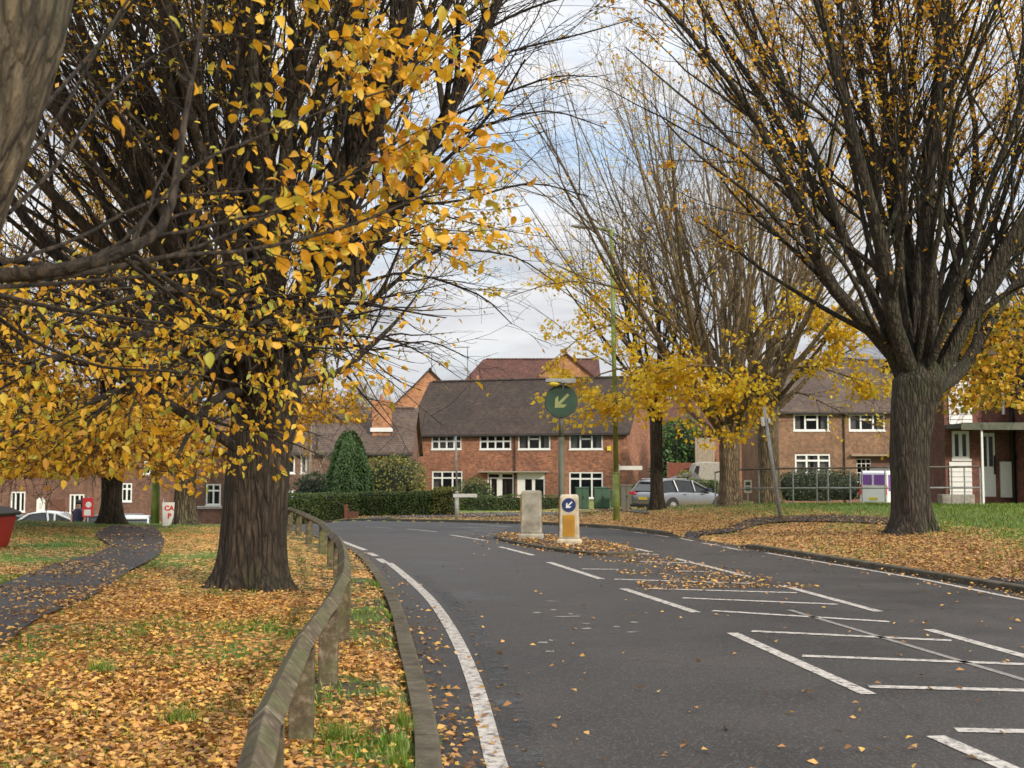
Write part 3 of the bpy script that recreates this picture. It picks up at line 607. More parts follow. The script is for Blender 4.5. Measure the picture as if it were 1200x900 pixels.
# --- foreground tree at far left, its trunk leaning in and its boughs crossing the view
b0 = np.array([-2.85, 4.3, gh(-2.85, 4.3)-.03])
TV = trunk_mesh(b0, [(0,0,-.2),(.12,0,.6),(.34,0,1.4),(.6,0,2.2),(.82,0,3.0),(1.06,0,4.2),(1.14,0,5.4),(1.14,0,6.4)], [.42,.36,.34,.35,.36,.3,.22,.08], 6, .12, 40, .35, .3, 4)
pri = px_branches([[(-70,325,4.25),(60,318,4.3),(150,292,4.4),(196,255,4.5),(215,150,4.7),(240,10,4.9),(262,-120,5)],
                   [(-50,330,4.3),(90,322,4.6),(200,300,5),(300,292,5.4),(417,262,5.8),(487,233,6.1),(548,210,6.4)],
                   [(-50,330,4.3),(120,300,4.6),(220,200,4.9),(300,162,5.2),(400,122,5.5),(470,98,5.8),(530,40,6)],
                   [(-30,300,4.4),(120,315,5),(230,290,5.4),(330,245,5.7),(420,200,6),(510,147,6.3),(572,104,6.6)],
                   [(-60,340,4.5),(100,330,5.2),(220,318,5.7),(330,300,6.1),(430,285,6.5),(500,270,6.8),(555,272,7)],
                   [(10,250,4.4),(70,190,4.8),(120,120,5.1),(190,60,5.4),(270,40,5.7),(350,60,6),(420,40,6.2)],
                   [(20,200,4.6),(80,120,5),(150,0,5.3),(240,-60,5.6),(360,-70,6),(470,-40,6.3),(560,10,6.6)],
                   [(0,310,4.4),(90,280,4.9),(180,235,5.3),(280,225,5.7),(370,215,6),(440,190,6.3),(500,180,6.5)],
                   [(-40,335,5),(60,360,6),(160,375,7),(260,385,8),(340,400,8.6),(400,420,9),(430,440,9.2)],
                   [(-40,345,5),(40,400,6.4),(120,430,7.4),(200,435,8),(260,445,8.4),(300,455,8.6),(330,470,8.7)],
                   [(30,150,4.6),(110,60,5.2),(200,-40,5.6),(300,-30,5.9),(400,0,6.2),(480,30,6.5),(540,70,6.7)],
                   ], 16)
pr = taper(len(pri), 16, [.032,.014,.009,.011,.01,.009,.009,.009,.013,.012,.009], .0035)
a2, c2 = grow(pri, pr, 12, .3, 1, (25, 60), None, 7, .015, .1, .5, .3, .0025, flat=.7, labs=(.25, .7))
a3, c3 = grow(a2, c2, 3, .2, 1, (25, 55), None, 5, -.02, .14, .6, .3, .0018, flat=.5, labs=(.1, .32))
a2, c2 = zk(a2, c2, 1.6); a3, c3 = zk(a3, c3, 1.55)
bgl = px_branches([[(10,-200,4.35),(40,-300,4.6),(40,-450,4.8),(20,-700,4.9)],[(-10,-150,4.3),(-60,-250,4.2),(-160,-500,4.1),(-220,-750,4)],[(20,-250,4.35),(160,-350,5),(300,-550,5.6),(420,-800,6)]], 10)
bq = taper(3, 10, .1, .02); ba, bc = grow(bgl, bq, 8, .3, 1, (20, 50), (.3, .6), 7, .05, .08, .5, .25, .006); ba3, bc3 = grow(ba, bc, 5, .2, 1, (20, 55), (.3, .5), 5, 0, .12, .5, .3, .003)
TB = merge([tubes(pri, pr, 8), tubes(a2, c2, 4), tubes(a3, c3, 3), tubes(bgl, bq, 8), tubes(ba, bc, 4), tubes(ba3, bc3, 3)])
C, T = on_twigs(a3, 8, .1, .03)
px = 600+1400*C[:, 0]/C[:, 1]; py = 552-1400*(C[:, 2]-1.6)/C[:, 1]
p = .12+.64*S(250, 420, px)*(1-S(280, 380, py))*(1-S(575, 610, px))+.22*S(320, 400, py)*(px > 0); p = np.where(py > 560, 0, p)
C, T = sel(C, T, RG.random(len(C)) < p); f1 = leafset(C, T, .074, .5, wr=.6, fine=True)
C, T = on_twigs(ba3, 3, .1, .05); f2 = leafset(C, T, .08, .5, True)
finish_tree('beech_tree', b0, 'pale lichened trunk leaning in at the left edge, with boughs of big amber leaves', 'tree', TV, TB, merge([f1, f2]), MT['bark0'], MT['leaf0'], mbranch=MT['bark1'])

# --- large hornbeam on the right
b3 = G(1072, 624, GH); b3[2] = gh(b3[0], b3[1])-.03
TV = trunk_mesh(b3, [(0,0,-.25),(0,0,.3),(-.03,0,1),(-.02,0,1.8),(.05,0,2.5),(.15,0,3.1),(.2,0,3.6)], [.4,.36,.345,.36,.42,.5,.2], 6, .15, 36, .3, .25, 3)
fc = b3+np.array([.12, 0, 2.9])
D3 = b3[1]
side = px_branches([[(1068,475,D3),(1050,420,D3),(1010,375,D3-.4),(965,320,D3-.8),(930,230,D3-1.2),(880,130,D3-1.6),(800,30,D3-2),(700,-70,D3-2.2)],
                    [(1066,465,D3),(1045,400,D3+.4),(1010,320,D3+.8),(960,230,D3+1),(910,140,D3+1.4),(850,50,D3+1.6),(790,-40,D3+1.8),(730,-130,D3+2)],
                    [(1075,450,D3),(1050,390,D3-.5),(1035,300,D3-1),(1010,200,D3-1.4),(980,80,D3-1.7),(940,-60,D3-2),(900,-200,D3-2.2),(870,-330,D3-2.4)],
                    [(1095,450,D3),(1125,390,D3),(1165,320,D3-.4),(1200,260,D3-.6),(1240,180,D3-.8),(1290,60,D3-1),(1340,-80,D3-1.2),(1380,-230,D3-1.4)],
                    [(1098,455,D3),(1130,430,D3+1),(1170,360,D3+1.6),(1220,300,D3+2),(1290,220,D3+2.4),(1370,120,D3+2.6),(1450,0,D3+2.8),(1520,-140,D3+3)],
                    [(1085,440,D3),(1090,340,D3-.6),(1085,240,D3-1),(1100,120,D3-1.2),(1110,0,D3-1.4),(1120,-140,D3-1.5),(1130,-260,D3-1.6),(1130,-400,D3-1.8)],
                    [(1085,440,D3),(1075,330,D3+.6),(1050,220,D3+1),(1035,100,D3+1.4),(1020,-40,D3+1.6),(1000,-170,D3+1.8),(980,-300,D3+2),(970,-400,D3+2)]], 14)
LP, LR = limb_fan(fc+np.array([0,0,.5]), 15, (6, 33), (10.5, 13.5), (.06, .115), 14, .055, .085, .3, .5)
P1 = np.concatenate([LP, side]); R1 = np.concatenate([LR, taper(7, 14, [.2,.15,.19,.2,.16,.19,.16], .015)])
A2, B2 = grow(P1, R1, 17, .15, .98, (16, 42), (.35, .62), 10, .035, .09, .42, .2, .012)
A3, B3 = grow(A2, B2, 6, .15, 1, (18, 42), (.3, .5), 7, .03, .08, .5, .25, .007)
A4, B4 = grow(A3, B3, 3, .2, 1, (20, 55), (.35, .65), 5, .0, .12, .5, .3, .005)
TB = merge([tubes(P1, R1, 8), tubes(A2, B2, 5), tubes(A3, B3, 3), tubes(A4, B4, 3)])
C, T = on_twigs(A4, 7, .1, .06); cl = np.array([mnoise.noise(tuple(q*.8)) for q in C]); p = np.clip(.85+1.1*cl, .2, 1)*np.clip(1.3-.04*(C[:, 2]-3), .5, 1.1); C, T = sel(C, T, RG.random(len(C)) < p); f1 = leafset(C, T*[1,1,.3], .105, .08, True)
C, T = on_twigs(A2, 22, .0, .14); C, T = sel(C, T, RG.random(len(C)) < .6); f2 = leafset(C, T*[1,1,.2], .1, .08, True)
finish_tree('hornbeam_tree', b3, 'tall dark hornbeam with sparse orange leaves on the grass verge right of the road', 'tree', TV, TB, merge([f1, f2]), MT['bark3'], MT['leaf3'])

# --- two-stemmed tree in the middle distance with the bright low bough
def mid_tree(name, base, h, r, nl, inc, ln, lr, label, mb_, ml, leafp, size, boughs=None, m2=8, m3=5, m4=3, bs=1.0, seed=0, group=None, lean=0, zmax=99, boughr=.06, bl=10, zmin=1.95, rtw=1.0, mbr=None):
    TV = trunk_mesh(base, [(0,0,-.2),(0,0,h*.15),(lean*.3,0,h*.4),(lean*.7,0,h*.75),(lean,0,h),(lean,0,h+.5)], [r*1.1,r,r*.93,r*.97,r,r*.3], 6, .14, 26, .35, .25, seed)
    P1, R1 = limb_fan(base+np.array([lean, 0, h-.05]), nl, inc, ln, lr, 12, .06, .05, r*.5, h*.12)
    A2, B2 = grow(P1, R1, m2, .15, .98, (18, 42), (.35, .6), 8, .05, .08, .5, .2, .012*rtw)
    A3, B3 = grow(A2, B2, m3, .2, 1, (20, 48), (.3, .55), 6, .03, .1, .5, .25, .009*rtw)
    parts = [tubes(P1, R1, 6), tubes(A2, B2, 4), tubes(A3, B3, 3)]
    if m4:
        A4, B4 = grow(A3, B3, m4, .2, 1, (20, 55), (.4, .7), 4, .0, .13, .5, .3, .007*rtw); parts.append(tubes(A4, B4, 3)); last = A4
    else: last = A3
    fol = []
    C, T = on_twigs(last, 2 if leafp < .8 else 4, .1, .08*bs); cl = np.array([mnoise.noise(tuple(q*.5+seed)) for q in C])
    pp = np.clip(min(leafp, 1)+.7*cl, 0, 1)*np.clip(1.3-.09*(C[:, 2]-base[2]-3), .15, 1)
    C, T = sel(C, T, (RG.random(len(C)) < pp) & (C[:, 2] > zmin)); fol.append(leafset(C, T, size, .3, True, .7))
    if boughs:
        bp = px_branches(boughs, 12); br = taper(len(bp), 12, boughr, .01); parts.append(tubes(bp, br, 5))
        x2, y2 = grow(bp, br, 14, .3, 1, (30, 70), None, 6, -.02, .1, .5, .3, .008, flat=.6, labs=(.6, 1.5)); x3, y3 = grow(x2, y2, 5, .2, 1, (30, 60), None, 4, -.04, .12, .5, .3, .006, flat=.5, labs=(.3, .7))
        parts += [tubes(x2, y2, 3), tubes(x3, y3, 3)]; C, T = on_twigs(x3, bl, .1, .1); C, T = sel(C, T, C[:, 2] > zmin+(1.9*S(6.8, 8, C[:, 0]) if seed == 5 else 0)); fol.append(leafset(C, T, size*1.4 if seed == 5 else size*1.2, .5, True, .8))
    if seed == 10:      # low right leaves of this crown are cut so the conifer stays visible
        fol = [(lambda V, F: (V, F[~((V[F[:, 0], 0]/V[F[:, 0], 1] > -.168) & (V[F[:, 0], 2] < 3.0))]))(V, F) for V, F in fol]
    return finish_tree(name, base, label, 'tree', TV, merge(parts), merge(fol), mb_, ml, group, mbr)
b2 = G(856, 592, GH); b2[2] = gh(b2[0], b2[1])-.03; D2 = b2[1]
mid_tree('maple_tree', b2, 2.4, .35, 38, (8, 56), (12, 15.5), (.05, .11), 'pale limbed tree with thick bright yellow low boughs, beside the grey estate car', MT['bark2'], MT['leaf2'], .25, .105,
    [[(850,500,D2),(820,470,D2-1),(780,455,D2-2),(730,465,D2-3),(690,480,D2-3.4)],[(850,500,D2),(835,470,D2-2),(800,450,D2-3),(760,450,D2-3.6),(725,470,D2-4)],
     [(860,495,D2),(870,470,D2-2),(850,455,D2-3),(820,460,D2-4),(800,480,D2-4.4)],[(860,495,D2),(880,470,D2-2),(875,460,D2-3),(885,475,D2-3.6),(900,495,D2-3.8)],
     [(850,490,D2),(800,440,D2-1),(750,430,D2-2),(700,440,D2-2.6),(660,470,D2-3)],[(860,480,D2),(890,420,D2-1),(930,390,D2-1.6),(970,390,D2-2),(1010,420,D2-2.4)],
     [(860,480,D2),(900,440,D2-1),(950,430,D2-1.6),(990,440,D2-2),(1020,450,D2-2.4)],[(860,470,D2),(880,400,D2-1),(910,370,D2-1.6),(945,365,D2-2),(980,380,D2-2.4)],
     [(845,470,D2),(790,380,D2),(730,340,D2-.5),(660,330,D2-.8),(590,350,D2-1)],[(850,480,D2),(800,410,D2),(740,380,D2-.5),(690,390,D2-.8),(650,420,D2-1)],
     [(855,490,D2),(860,450,D2-2.5),(840,430,D2-3.6),(790,430,D2-4.2),(755,440,D2-4.4)]], 9, 5, 4, seed=5, rtw=.65, mbr=MT['branch2'], bl=11)
b = G(770, 597, GH); b[2] = gh(b[0], b[1])-.03
mid_tree('street_tree', b, 3.6, .2, 12, (8, 55), (5, 8), (.05, .1), 'slender dark trunk directly in front of the parked estate car', MT['bark1'], MT['leaf2'], .04, .1, None, 6, 4, 2, seed=6)
b = np.array([W(901, 590, 42)[0], 42, gh(9.0, 42)-.03])
mid_tree('street_tree', b, 3.6, .36, 18, (10, 55), (7, 10), (.07, .13), 'grey trunk behind the leaning signpost, with bare drooping branches', MT['bark2'], MT['leaf2'], .1, .12,
    [[(905,470,41.5),(940,440,40),(980,420,39),(1020,425,38.5),(1040,440,38)],[(900,480,41.5),(930,460,40),(960,470,39.5),(1000,490,39),(1030,500,38.6)]], 7, 4, 2, seed=7, boughr=.04, bl=1)
b = np.array([14.6, 29.5, gh(14.6, 29.5)])
mid_tree('hornbeam_tree', b, 2.6, .4, 16, (15, 70), (7, 9), (.08, .14), 'yellow leaved tree at the right edge, hanging low before the maroon building', MT['bark3'], MT['leaf1'], .3, .11,
    [[(1290,450,29),(1240,420,28),(1190,400,27),(1150,410,26.6),(1125,440,26.4)],[(1290,450,29),(1240,400,28),(1190,370,27.5),(1150,380,27),(1130,400,27)],[(1290,460,29),(1250,430,27),(1210,430,26),(1170,440,25.6),(1150,460,25.4)],
     [(1290,430,29),(1250,380,28),(1220,360,27),(1180,380,26.5),(1160,400,26)],[(1290,460,29),(1260,440,26),(1230,440,25),(1200,450,24.6),(1185,465,24.4)]], 7, 4, 2, seed=8, zmin=2.9)
# --- trees on the left crest with the low golden mass
def crest(px, py, D): z = gh(W(px, py, D)[0], D); return np.array([W(px, py, D)[0], D, z-.03])
b = crest(130, 610, 31)
def arms(px, py, D, spec): return [[(px, py, D)]+[(px+a*f, py+dy*g_, D+dd*f) for f, g_ in ((.35,.8),(.65,1),(.85,.85),(1,.45))] for a, dy, dd in spec]
mid_tree('hornbeam_tree', b, 1.75, .26, 20, (15, 72), (6.5, 9), (.06, .12), 'golden tree on the grassy crest, dark trunk just beyond the end of the path', MT['bark1'], MT['leaf5'], 1, .105,
    arms(130, 560, 31, [(-150,-70,-3),(-210,-50,0),(-120,-40,-6),(-60,-60,-7),(20,-60,-7),(80,-70,-4),(60,-40,-6),(-180,-110,-2),(-90,-110,-4),(-20,-120,-5),(50,-130,-3),(-230,-150,2),(-130,-170,0),(-30,-40,-8),(-100,-20,-7)]), 8, 5, 3, seed=9, zmin=1.5)
b = crest(216, 611, 33)
mid_tree('plane_tree', b, 2.6, .3, 16, (10, 62), (7, 9), (.07, .13), 'pale fluted trunk on the crest with the white banner standing beside it', MT['bark0'], MT['leaf5'], .95, .105,
    arms(216, 520, 33, [(-90,-60,-3),(90,-70,-3),(150,-90,-1),(190,-50,1),(40,-60,-6),(-40,-60,-6),(160,-20,0),(110,-130,0),(-110,-130,-1),(180,-100,3)]), 7, 5, 3, seed=10, zmin=1.5)
b = crest(-140, 612, 30)
mid_tree('hornbeam_tree', b, 2.0, .3, 16, (15, 70), (7, 10), (.07, .13), 'golden tree beyond the left edge, its low branches above the red bin', MT['bark1'], MT['leaf5'], 1, .105,
    arms(-140, 545, 30, [(120,-60,-4),(180,-50,-3),(210,-100,-2),(150,-130,-3),(90,-30,-6),(200,-20,0),(240,-70,2),(170,-170,0)]), 8, 5, 2, seed=11, zmin=1.5)

# --- far bare trees on the skyline
def bare_proto(base, seed):
    TV = trunk_mesh(base, [(0,0,-.5),(0,0,1.5),(.1,0,3),(.1,0,4.2),(.1,0,4.8)], [.42,.38,.34,.3,.1], 5, .1, 12, .3, .4, seed)
    P1, R1 = limb_fan(base+np.array([.1,0,4]), 13, (8, 62), (6.5, 9.5), (.08, .16), 9, .06, .08, .1, 1)
    A2, B2 = grow(P1, R1, 8, .15, 1, (20, 48), (.35, .6), 6, .05, .1, .5, .25, .03); A3, B3 = grow(A2, B2, 6, .2, 1, (20, 55), (.35, .6), 5, .02, .12, .5, .3, .02); A4, B4 = grow(A3, B3, 4, .2, 1, (20, 55), (.4, .7), 4, .0, .12, .5, .3, .016)
    return finish_tree('bare_tree', base, 'bare winter tree on the skyline behind the houses', 'tree', TV, merge([tubes(P1, R1, 5), tubes(A2, B2, 3), tubes(A3, B3, 3), tubes(A4, B4, 3)]), None, MT['bark5'], None, 'bare trees on the skyline behind the houses', MT['twigfar'])
far = [bare_proto(np.array([0., 0, 0]), 3)]
def copy_tree(o, parent=None):
    c = o.copy(); COL.objects.link(c)
    if parent is not None: c.parent = parent
    for ch in list(o.children): copy_tree(ch, c)
    return c
spots = [(395,128,1.0),(425,135,1.12),(455,118,.98),(480,150,1.05),(515,165,1.0),(545,170,1.05),(572,175,1.0),(690,150,1.0),(745,140,1.05),(800,130,1.0),(850,135,1.0),(960,130,1.05),(1010,125,1.1),(1060,120,1.0),(330,120,1.05),(270,115,1.),(150,120,1.0),(60,118,1.05),(-30,115,1),(1150,95,1)]
for i, (px, D, s) in enumerate(spots):
    o = far[0] if i == 0 else copy_tree(far[0])
    o.location = (W(px, 552, D)[0], D, gh(W(px, 552, D)[0], D)); o.rotation_euler[2] = i*1.7; o.scale = (s, s, s)

# ------------------------------------------------------------------ hedges, shrubs, conifers
def leafy(name, loc, label, cat, mat, surf, n, size, core, rz=0, group=None, upright=0):
    """surf(n) -> points, normals (local) ; core MB"""
    t = thing(name, loc, label, cat, group, rz)
    P, Nn = surf(n); D = unit(Nn*.6+RG.normal(size=P.shape)*.6+np.array([0, 0, upright])); V, F = leaves_mesh(P, D, unit(Nn+RG.normal(size=P.shape)*.4), RG.uniform(.7, 1.3, len(P))*size, .6, True)
    mesh_np('foliage', V, F, mat, t); core.build('branches', MT['core'], t); return t  # second part is a solid dark core filling the inside, not modelled branches
def hedge(w, d, h, loc, rz, label, mat=None, n=9000, size=.09, wob=.1, cat='hedge'):
    def surf(n):
        a = np.array([w*h, w*h, w*d, d*h, d*h]); f = RG.choice(5, n, p=a/a.sum()); u = RG.random(n); v = RG.random(n); P = np.zeros((n, 3)); Q = np.zeros((n, 3))
        for k, (P_, Q_) in enumerate([((u*w, 0*u, v*h), (0,-1,0)), ((u*w, 0*u+d, v*h), (0,1,0)), ((u*w, v*d, 0*u+h), (0,0,1)), ((0*u, u*d, v*h), (-1,0,0)), ((0*u+w, u*d, v*h), (1,0,0))]):
            m_ = f == k; P[m_] = np.stack(P_, -1)[m_]; Q[m_] = Q_
        nz = np.array([mnoise.noise((p[0]*.9, p[1]*.9, p[2]*1.2+loc[0])) for p in P]); P += Q*(nz*wob+RG.normal(size=n)*.02)[:, None]
        P[:, 2] -= .1*((np.abs(P[:, 1]-d/2)/(d/2))**6)*(P[:, 2] > h*.9); return P, Q
    c = MB(); c.box(.07, w-.07, .07, d-.07, -.1, h-.08)
    return leafy('hedge', loc, label, cat, mat or MT['hedge'], surf, n, size, c, rz)
def blob(rx, ry, h, loc, label, mat, n, size, name='shrub', cat='shrub', cone=0., up=0., lump=.25):
    def surf(n):
        a = RG.random(n)*2*np.pi; z = RG.random(n); 
        pr = np.sqrt(np.clip(1-(2*z-1)**2, 0, 1))*(1-cone)+cone*(1-z)**.75*1.05
        if cone == 0: pr = np.where(z < .5, .75+.25*pr, pr)
        lm = np.array([mnoise.noise((math.cos(q)*2.2+loc[0], math.sin(q)*2.2, r_*2.6)) for q, r_ in zip(a, z)])
        pr = pr*(1+lump*lm)*RG.uniform(.82, 1.04, n); P = np.stack([rx*pr*np.cos(a), ry*pr*np.sin(a), h*z*(1+.1*lm)], -1); return P, unit(np.stack([np.cos(a), np.sin(a), .8*(z-.3)], -1))
    c = MB(); rings = []
    for z in np.linspace(0, .88, 8):
        pr = (math.sqrt(max(0, 1-(2*z-1)**2))*(1-cone)+cone*(1-z)**.75*1.05); pr = pr if (z > .5 or cone) else .75+.25*pr
        rings.append([(rx*.72*pr*math.cos(k*.628), ry*.72*pr*math.sin(k*.628), h*z-.05) for k in range(10)])
    c.loft(rings); return leafy(name, loc, label, cat, mat, surf, n, size, c, upright=up)
def gz(px, D): x = W(px, 552, D)[0]; return (float(x), float(D), gh(x, D))
def span(px0, px1, D0, D1): a = gz(px0, D0); c = gz(px1, D1); return a, math.hypot(c[0]-a[0], c[1]-a[1]), math.atan2(c[1]-a[1], c[0]-a[0])
a, w, rz = span(322, 420, 51, 55); hedge(w, 1.3, 1.25, (a[0], a[1], -.72), rz, 'clipped green hedge with yellowing patches, left of the small gap post', n=11000)
a, w, rz = span(418, 528, 55.2, 57); hedge(w, 1.3, 1.25, (a[0], a[1], -.68), rz, 'clipped dark green hedge running up to the thin grey lamp post', n=11000)
a, w, rz = span(508, 532, 56.5, 56.5); hedge(w*1.1, 1.4, 1.38, (a[0], a[1], -.62), rz, 'rounded golden green bush at the right end of the clipped hedge', MT['hedgeg'], 3500, .09, .18)
a, w, rz = span(540, 668, 64, 64); hedge(w, .8, .85, (a[0], a[1], -.6), rz, 'low dark hedge in front of the white doors of the red brick house', n=7000, size=.07)
a, w, rz = span(724, 775, 66, 66); hedge(w, .9, 1.35, (a[0], a[1], -.55), rz, 'dark hedge behind the tail of the grey estate car', n=4000)
a, w, rz = span(800, 842, 60, 60); hedge(w, .9, 1.3, (a[0], a[1], -.2), rz, 'dark green hedge behind the bonnet of the grey estate car', n=3500)
a = gz(556, 66); blob(1.0, .8, 1.75, (a[0], a[1], -.6), 'rounded dark green shrub under the brick wall left of the white doors', MT['hedge'], 2600, .1)
a = gz(974, 62); blob(2.1, .9, 1.55, (a[0]-1.2, a[1], .12), 'dark shrub behind the railing under the ground floor window', MT['shrubdark'], 3000, .1)
a = gz(1015, 64); blob(1.6, .8, 1.5, (a[0]-1.6, a[1], .12), 'dark shrub behind the railing left of the purple and white van', MT['shrubdark'], 2500, .1)
a = gz(409, 58); blob(1.35, 1.2, 4.15, (a[0], a[1], -.7), 'weeping dark green conifer behind the clipped hedge', MT['conifer'], 20000, .11, 'conifer', 'conifer', .55, -1.4, .3)
a = gz(455, 63); blob(1.9, 1.4, 3.0, (a[0], a[1], -.7), 'loose olive green bush between the conifer and the red brick house', MT['hedgeg'], 4200, .13)
a = gz(466, 66); blob(1.4, 1.2, 3.1, (a[0], a[1], -.7), 'dark green bush against the left wall of the red brick house', MT['shrubdark'], 3200, .13)
a = gz(372, 62); blob(1.5, 1.2, 2.4, (a[0], a[1], -.9), 'grey green bush left of the weeping conifer', MT['shrubdark'], 3200, .12)
a = gz(800, 78); blob(2.0, 1.6, 5.2, (a[0], a[1], -.3), 'tall dark evergreen between the two brick houses', MT['conifer'], 4500, .2, 'evergreen_tree', 'tree', .1, 0, .4)
a = gz(803, 66); blob(.6, .5, 1.9, (a[0], a[1], -.3), 'small bright green bush above the hedge behind the estate car', MT['hedgeg'], 700, .12)
# young birch in front of the dark brick house
a = gz(362, 66)
bz = np.array([a[0], a[1], -.8]); TV = trunk_mesh(bz, [(0,0,-.2),(.02,0,1.2),(.06,0,2.6),(.1,0,4),(.1,0,5.2)], [.1,.09,.07,.05,.02], 4, .05, 10, .2, .2, 2)
P1, R1 = limb_fan(bz+np.array([.05,0,1.8]), 12, (10, 40), (1.6, 3), (.02, .04), 8, .05, .06, .02, 1.6); A2, B2 = grow(P1, R1, 7, .2, 1, (20, 45), (.4, .7), 6, .05, .1, .5, .3, .008); A3, B3 = grow(A2, B2, 4, .2, 1, (20, 50), (.4, .7), 4, 0, .1, .5, .3, .006)
finish_tree('birch_tree', bz, 'young bare birch with pale stems beside the weeping conifer', 'tree', TV, merge([tubes(P1, R1, 4), tubes(A2, B2, 3), tubes(A3, B3, 3)]), None, MT['twigfar'], None)

# ------------------------------------------------------------------ fallen leaves and grass
def ground_pts(n, x0, x1, y0, y1, fn, pw=1.6):
    u = RG.random(n); y = (y0**(1-pw)+(y1**(1-pw)-y0**(1-pw))*u)**(1/(1-pw)) if pw != 1 else y0*(y1/y0)**u
    x = RG.uniform(0, 1, n)*(x1(y)-x0(y))+x0(y); oL = sdist(LC, x, y); oR = -sdist(RC, x, y); k = RG.random(n) < fn(x, y, oL, oR)
    return x[k], y[k]
def litter(name, x, y, z, size, mat, label=None):
    n = len(x); C = np.stack([x, y, z+RG.uniform(.004, .035, n)], -1); a = RG.random(n)*6.283; D = np.stack([np.cos(a), np.sin(a), RG.normal(size=n)*.22], -1)
    Nv = np.stack([RG.normal(size=n)*.4, RG.normal(size=n)*.4, np.ones(n)], -1); V, F = leaves_mesh(C, D, Nv, RG.uniform(.7, 1.25, n)*size, .62, True, fold=.5)
    return tag(mesh_np(name, V, F, mat), kind='stuff')
pathL = np.array([G(*p, GH)[:2] for p in [(-400,800),(-120,725),(0,688),(60,664),(112,650),(128,640),(112,630),(118,622),(132,616.5),(180,618),(192,632),(185,652),(150,672),(110,700),(45,728),(0,763),(-60,800),(-400,1000)]])
def inside(P, x, y):
    r = np.zeros(len(x), bool); j = len(P)-1
    for i in range(len(P)):
        c = ((P[i,1] > y) != (P[j,1] > y)) & (x < (P[j,0]-P[i,0])*(y-P[i,1])/(P[j,1]-P[i,1]+1e-12)+P[i,0]); r ^= c; j = i
    return r
def ragged(P, x, y): return inside(P, x+.28*vnoise(x, y, 1.9, 21), y+.8*vnoise(x, y, 1.5, 22))
def cv(x, y, oL, oR):
    n_ = vnoise(x, y, .9, 1); c = cover(x, y, oL, oR, n_, vnoise(x, y, .33, 2)); c = np.where(oL > 0, np.where(ragged(pathL, x, y), np.clip(.24+.6*n_, .08, .6), c**1.5*.95), 0); return c*(oL > .02)
x, y = ground_pts(165000, lambda y: -.46*y-.6, lambda y: -.02*y+.1, 4.2, 34, cv, 1.75); litter('fallen_leaves', x, y, GH(x, y)+np.where(inside(pathL, x, y), .03, 0), .05, MT['litter'])
pathR = np.array([G(*p, GH)[:2] for p in [(1085,619),(1040,615),(960,612),(900,614),(860,624),(812,634),(800,630),(850,620),(885,608),(960,605),(1040,607),(1090,610)]])
def cr(x, y, oL, oR):
    c = cover(x, y, oL, oR, vnoise(x, y, .9, 1), vnoise(x, y, .33, 2)); return np.where(oR > .02, np.where(ragged(pathR, x, y), np.where(oR < 4.2, .95, .16), c**1.6), 0)
x, y = ground_pts(90000, lambda y: .03*y, lambda y: .46*y+1, 13, 44, cr, 1.3); litter('fallen_leaves', x, y, GH(x, y)+np.where(inside(pathR, x, y), .03, 0), .064, MT['litterpale'])
# leaves on the road: gutters, hatching and a thin scatter
hat = np.array([G(*p)[:2] for p in [(586,632),(700,655),(760,695),(860,690),(965,690),(880,672),(790,655),(700,640),(640,626)]])
def rd(x, y, oL, oR):
    inr = (oL < 0) & (oR < 0); gut = np.exp(np.minimum(oL, 0)/.16)*.35*(y < 24); gr_ = np.exp(np.minimum(oR, 0)/.3)*.6*(y > 8)
    h = np.where(inside(hat, x, y), np.clip(.55+1.3*vnoise(x, y, 1.1, 5), .04, 1), 0)+.5*np.exp(-((((x-1)*math.cos(1.87)+(y-26.2)*math.sin(1.87))/4.2)**4+((-(x-1)*math.sin(1.87)+(y-26.2)*math.cos(1.87))/1.25)**4)); return np.where(inr, np.clip(gut+gr_+h+.005, 0, 1), 0)
x, y = ground_pts(70000, lambda y: -.12*y-.5, lambda y: .42*y+1, 4.5, 42, rd, 1.5); litter('fallen_leaves', x, y, Hb(x, y), .06, MT['litter'])
ip = np.array(isl); q = RG.uniform(-3.6, 3.6, (9000, 2)); ang = math.atan2(6.8, -2.1); x = 1+q[:, 0]*math.cos(ang)-q[:, 1]*math.sin(ang); y = 26.2+q[:, 0]*math.sin(ang)+q[:, 1]*math.cos(ang)
k = inside(ip, x, y); litter('fallen_leaves', x[k], y[k], Hb(x[k], y[k])+.065, .07, MT['litter'])
x, y = ground_pts(6000, lambda y: -.13*y, lambda y: .1*y, 40, 62, lambda x, y, l, r: (r > .05)*.5, 1.2); litter('fallen_leaves', x, y, GH(x, y), .12, MT['litterpale'])
def blades(x, y, h, w=.008, mat='grass'):
    n = len(x); z = GH(x, y); a = RG.random(n)*6.283; ln = RG.uniform(.5, 1.2, n)*h; tl = RG.uniform(.15, .8, n)*ln
    b_ = np.stack([x, y, z], -1); s_ = np.stack([-np.sin(a), np.cos(a), 0*a], -1)*w; t_ = b_+np.stack([np.cos(a)*tl, np.sin(a)*tl, ln], -1); V = np.stack([b_-s_, b_+s_, t_], 1).reshape(-1, 3)
    return tag(mesh_np('grass', V, np.arange(n*3).reshape(n, 3), MT[mat]), kind='stuff')
def gl(x, y, oL, oR):
    c = cover(x, y, oL, oR, vnoise(x, y, .9, 1), vnoise(x, y, .33, 2)); k = np.clip(1.12-c, .05, 1)*np.where(oL < 1.1, .45, 1)*np.clip(.3+1.3*vnoise(x, y, 1.7, 9), .05, 1); return np.where((oL > .18) & ~inside(pathL, x, y), k, 0)
x, y = ground_pts(120000, lambda y: -.46*y-.6, lambda y: -.02*y+.1, 4.2, 34, gl, 1.8); x = np.repeat(x, 2)+RG.normal(size=2*len(x))*.03; y = np.repeat(y, 2)+RG.normal(size=len(x))*.03; blades(x, y, .055)
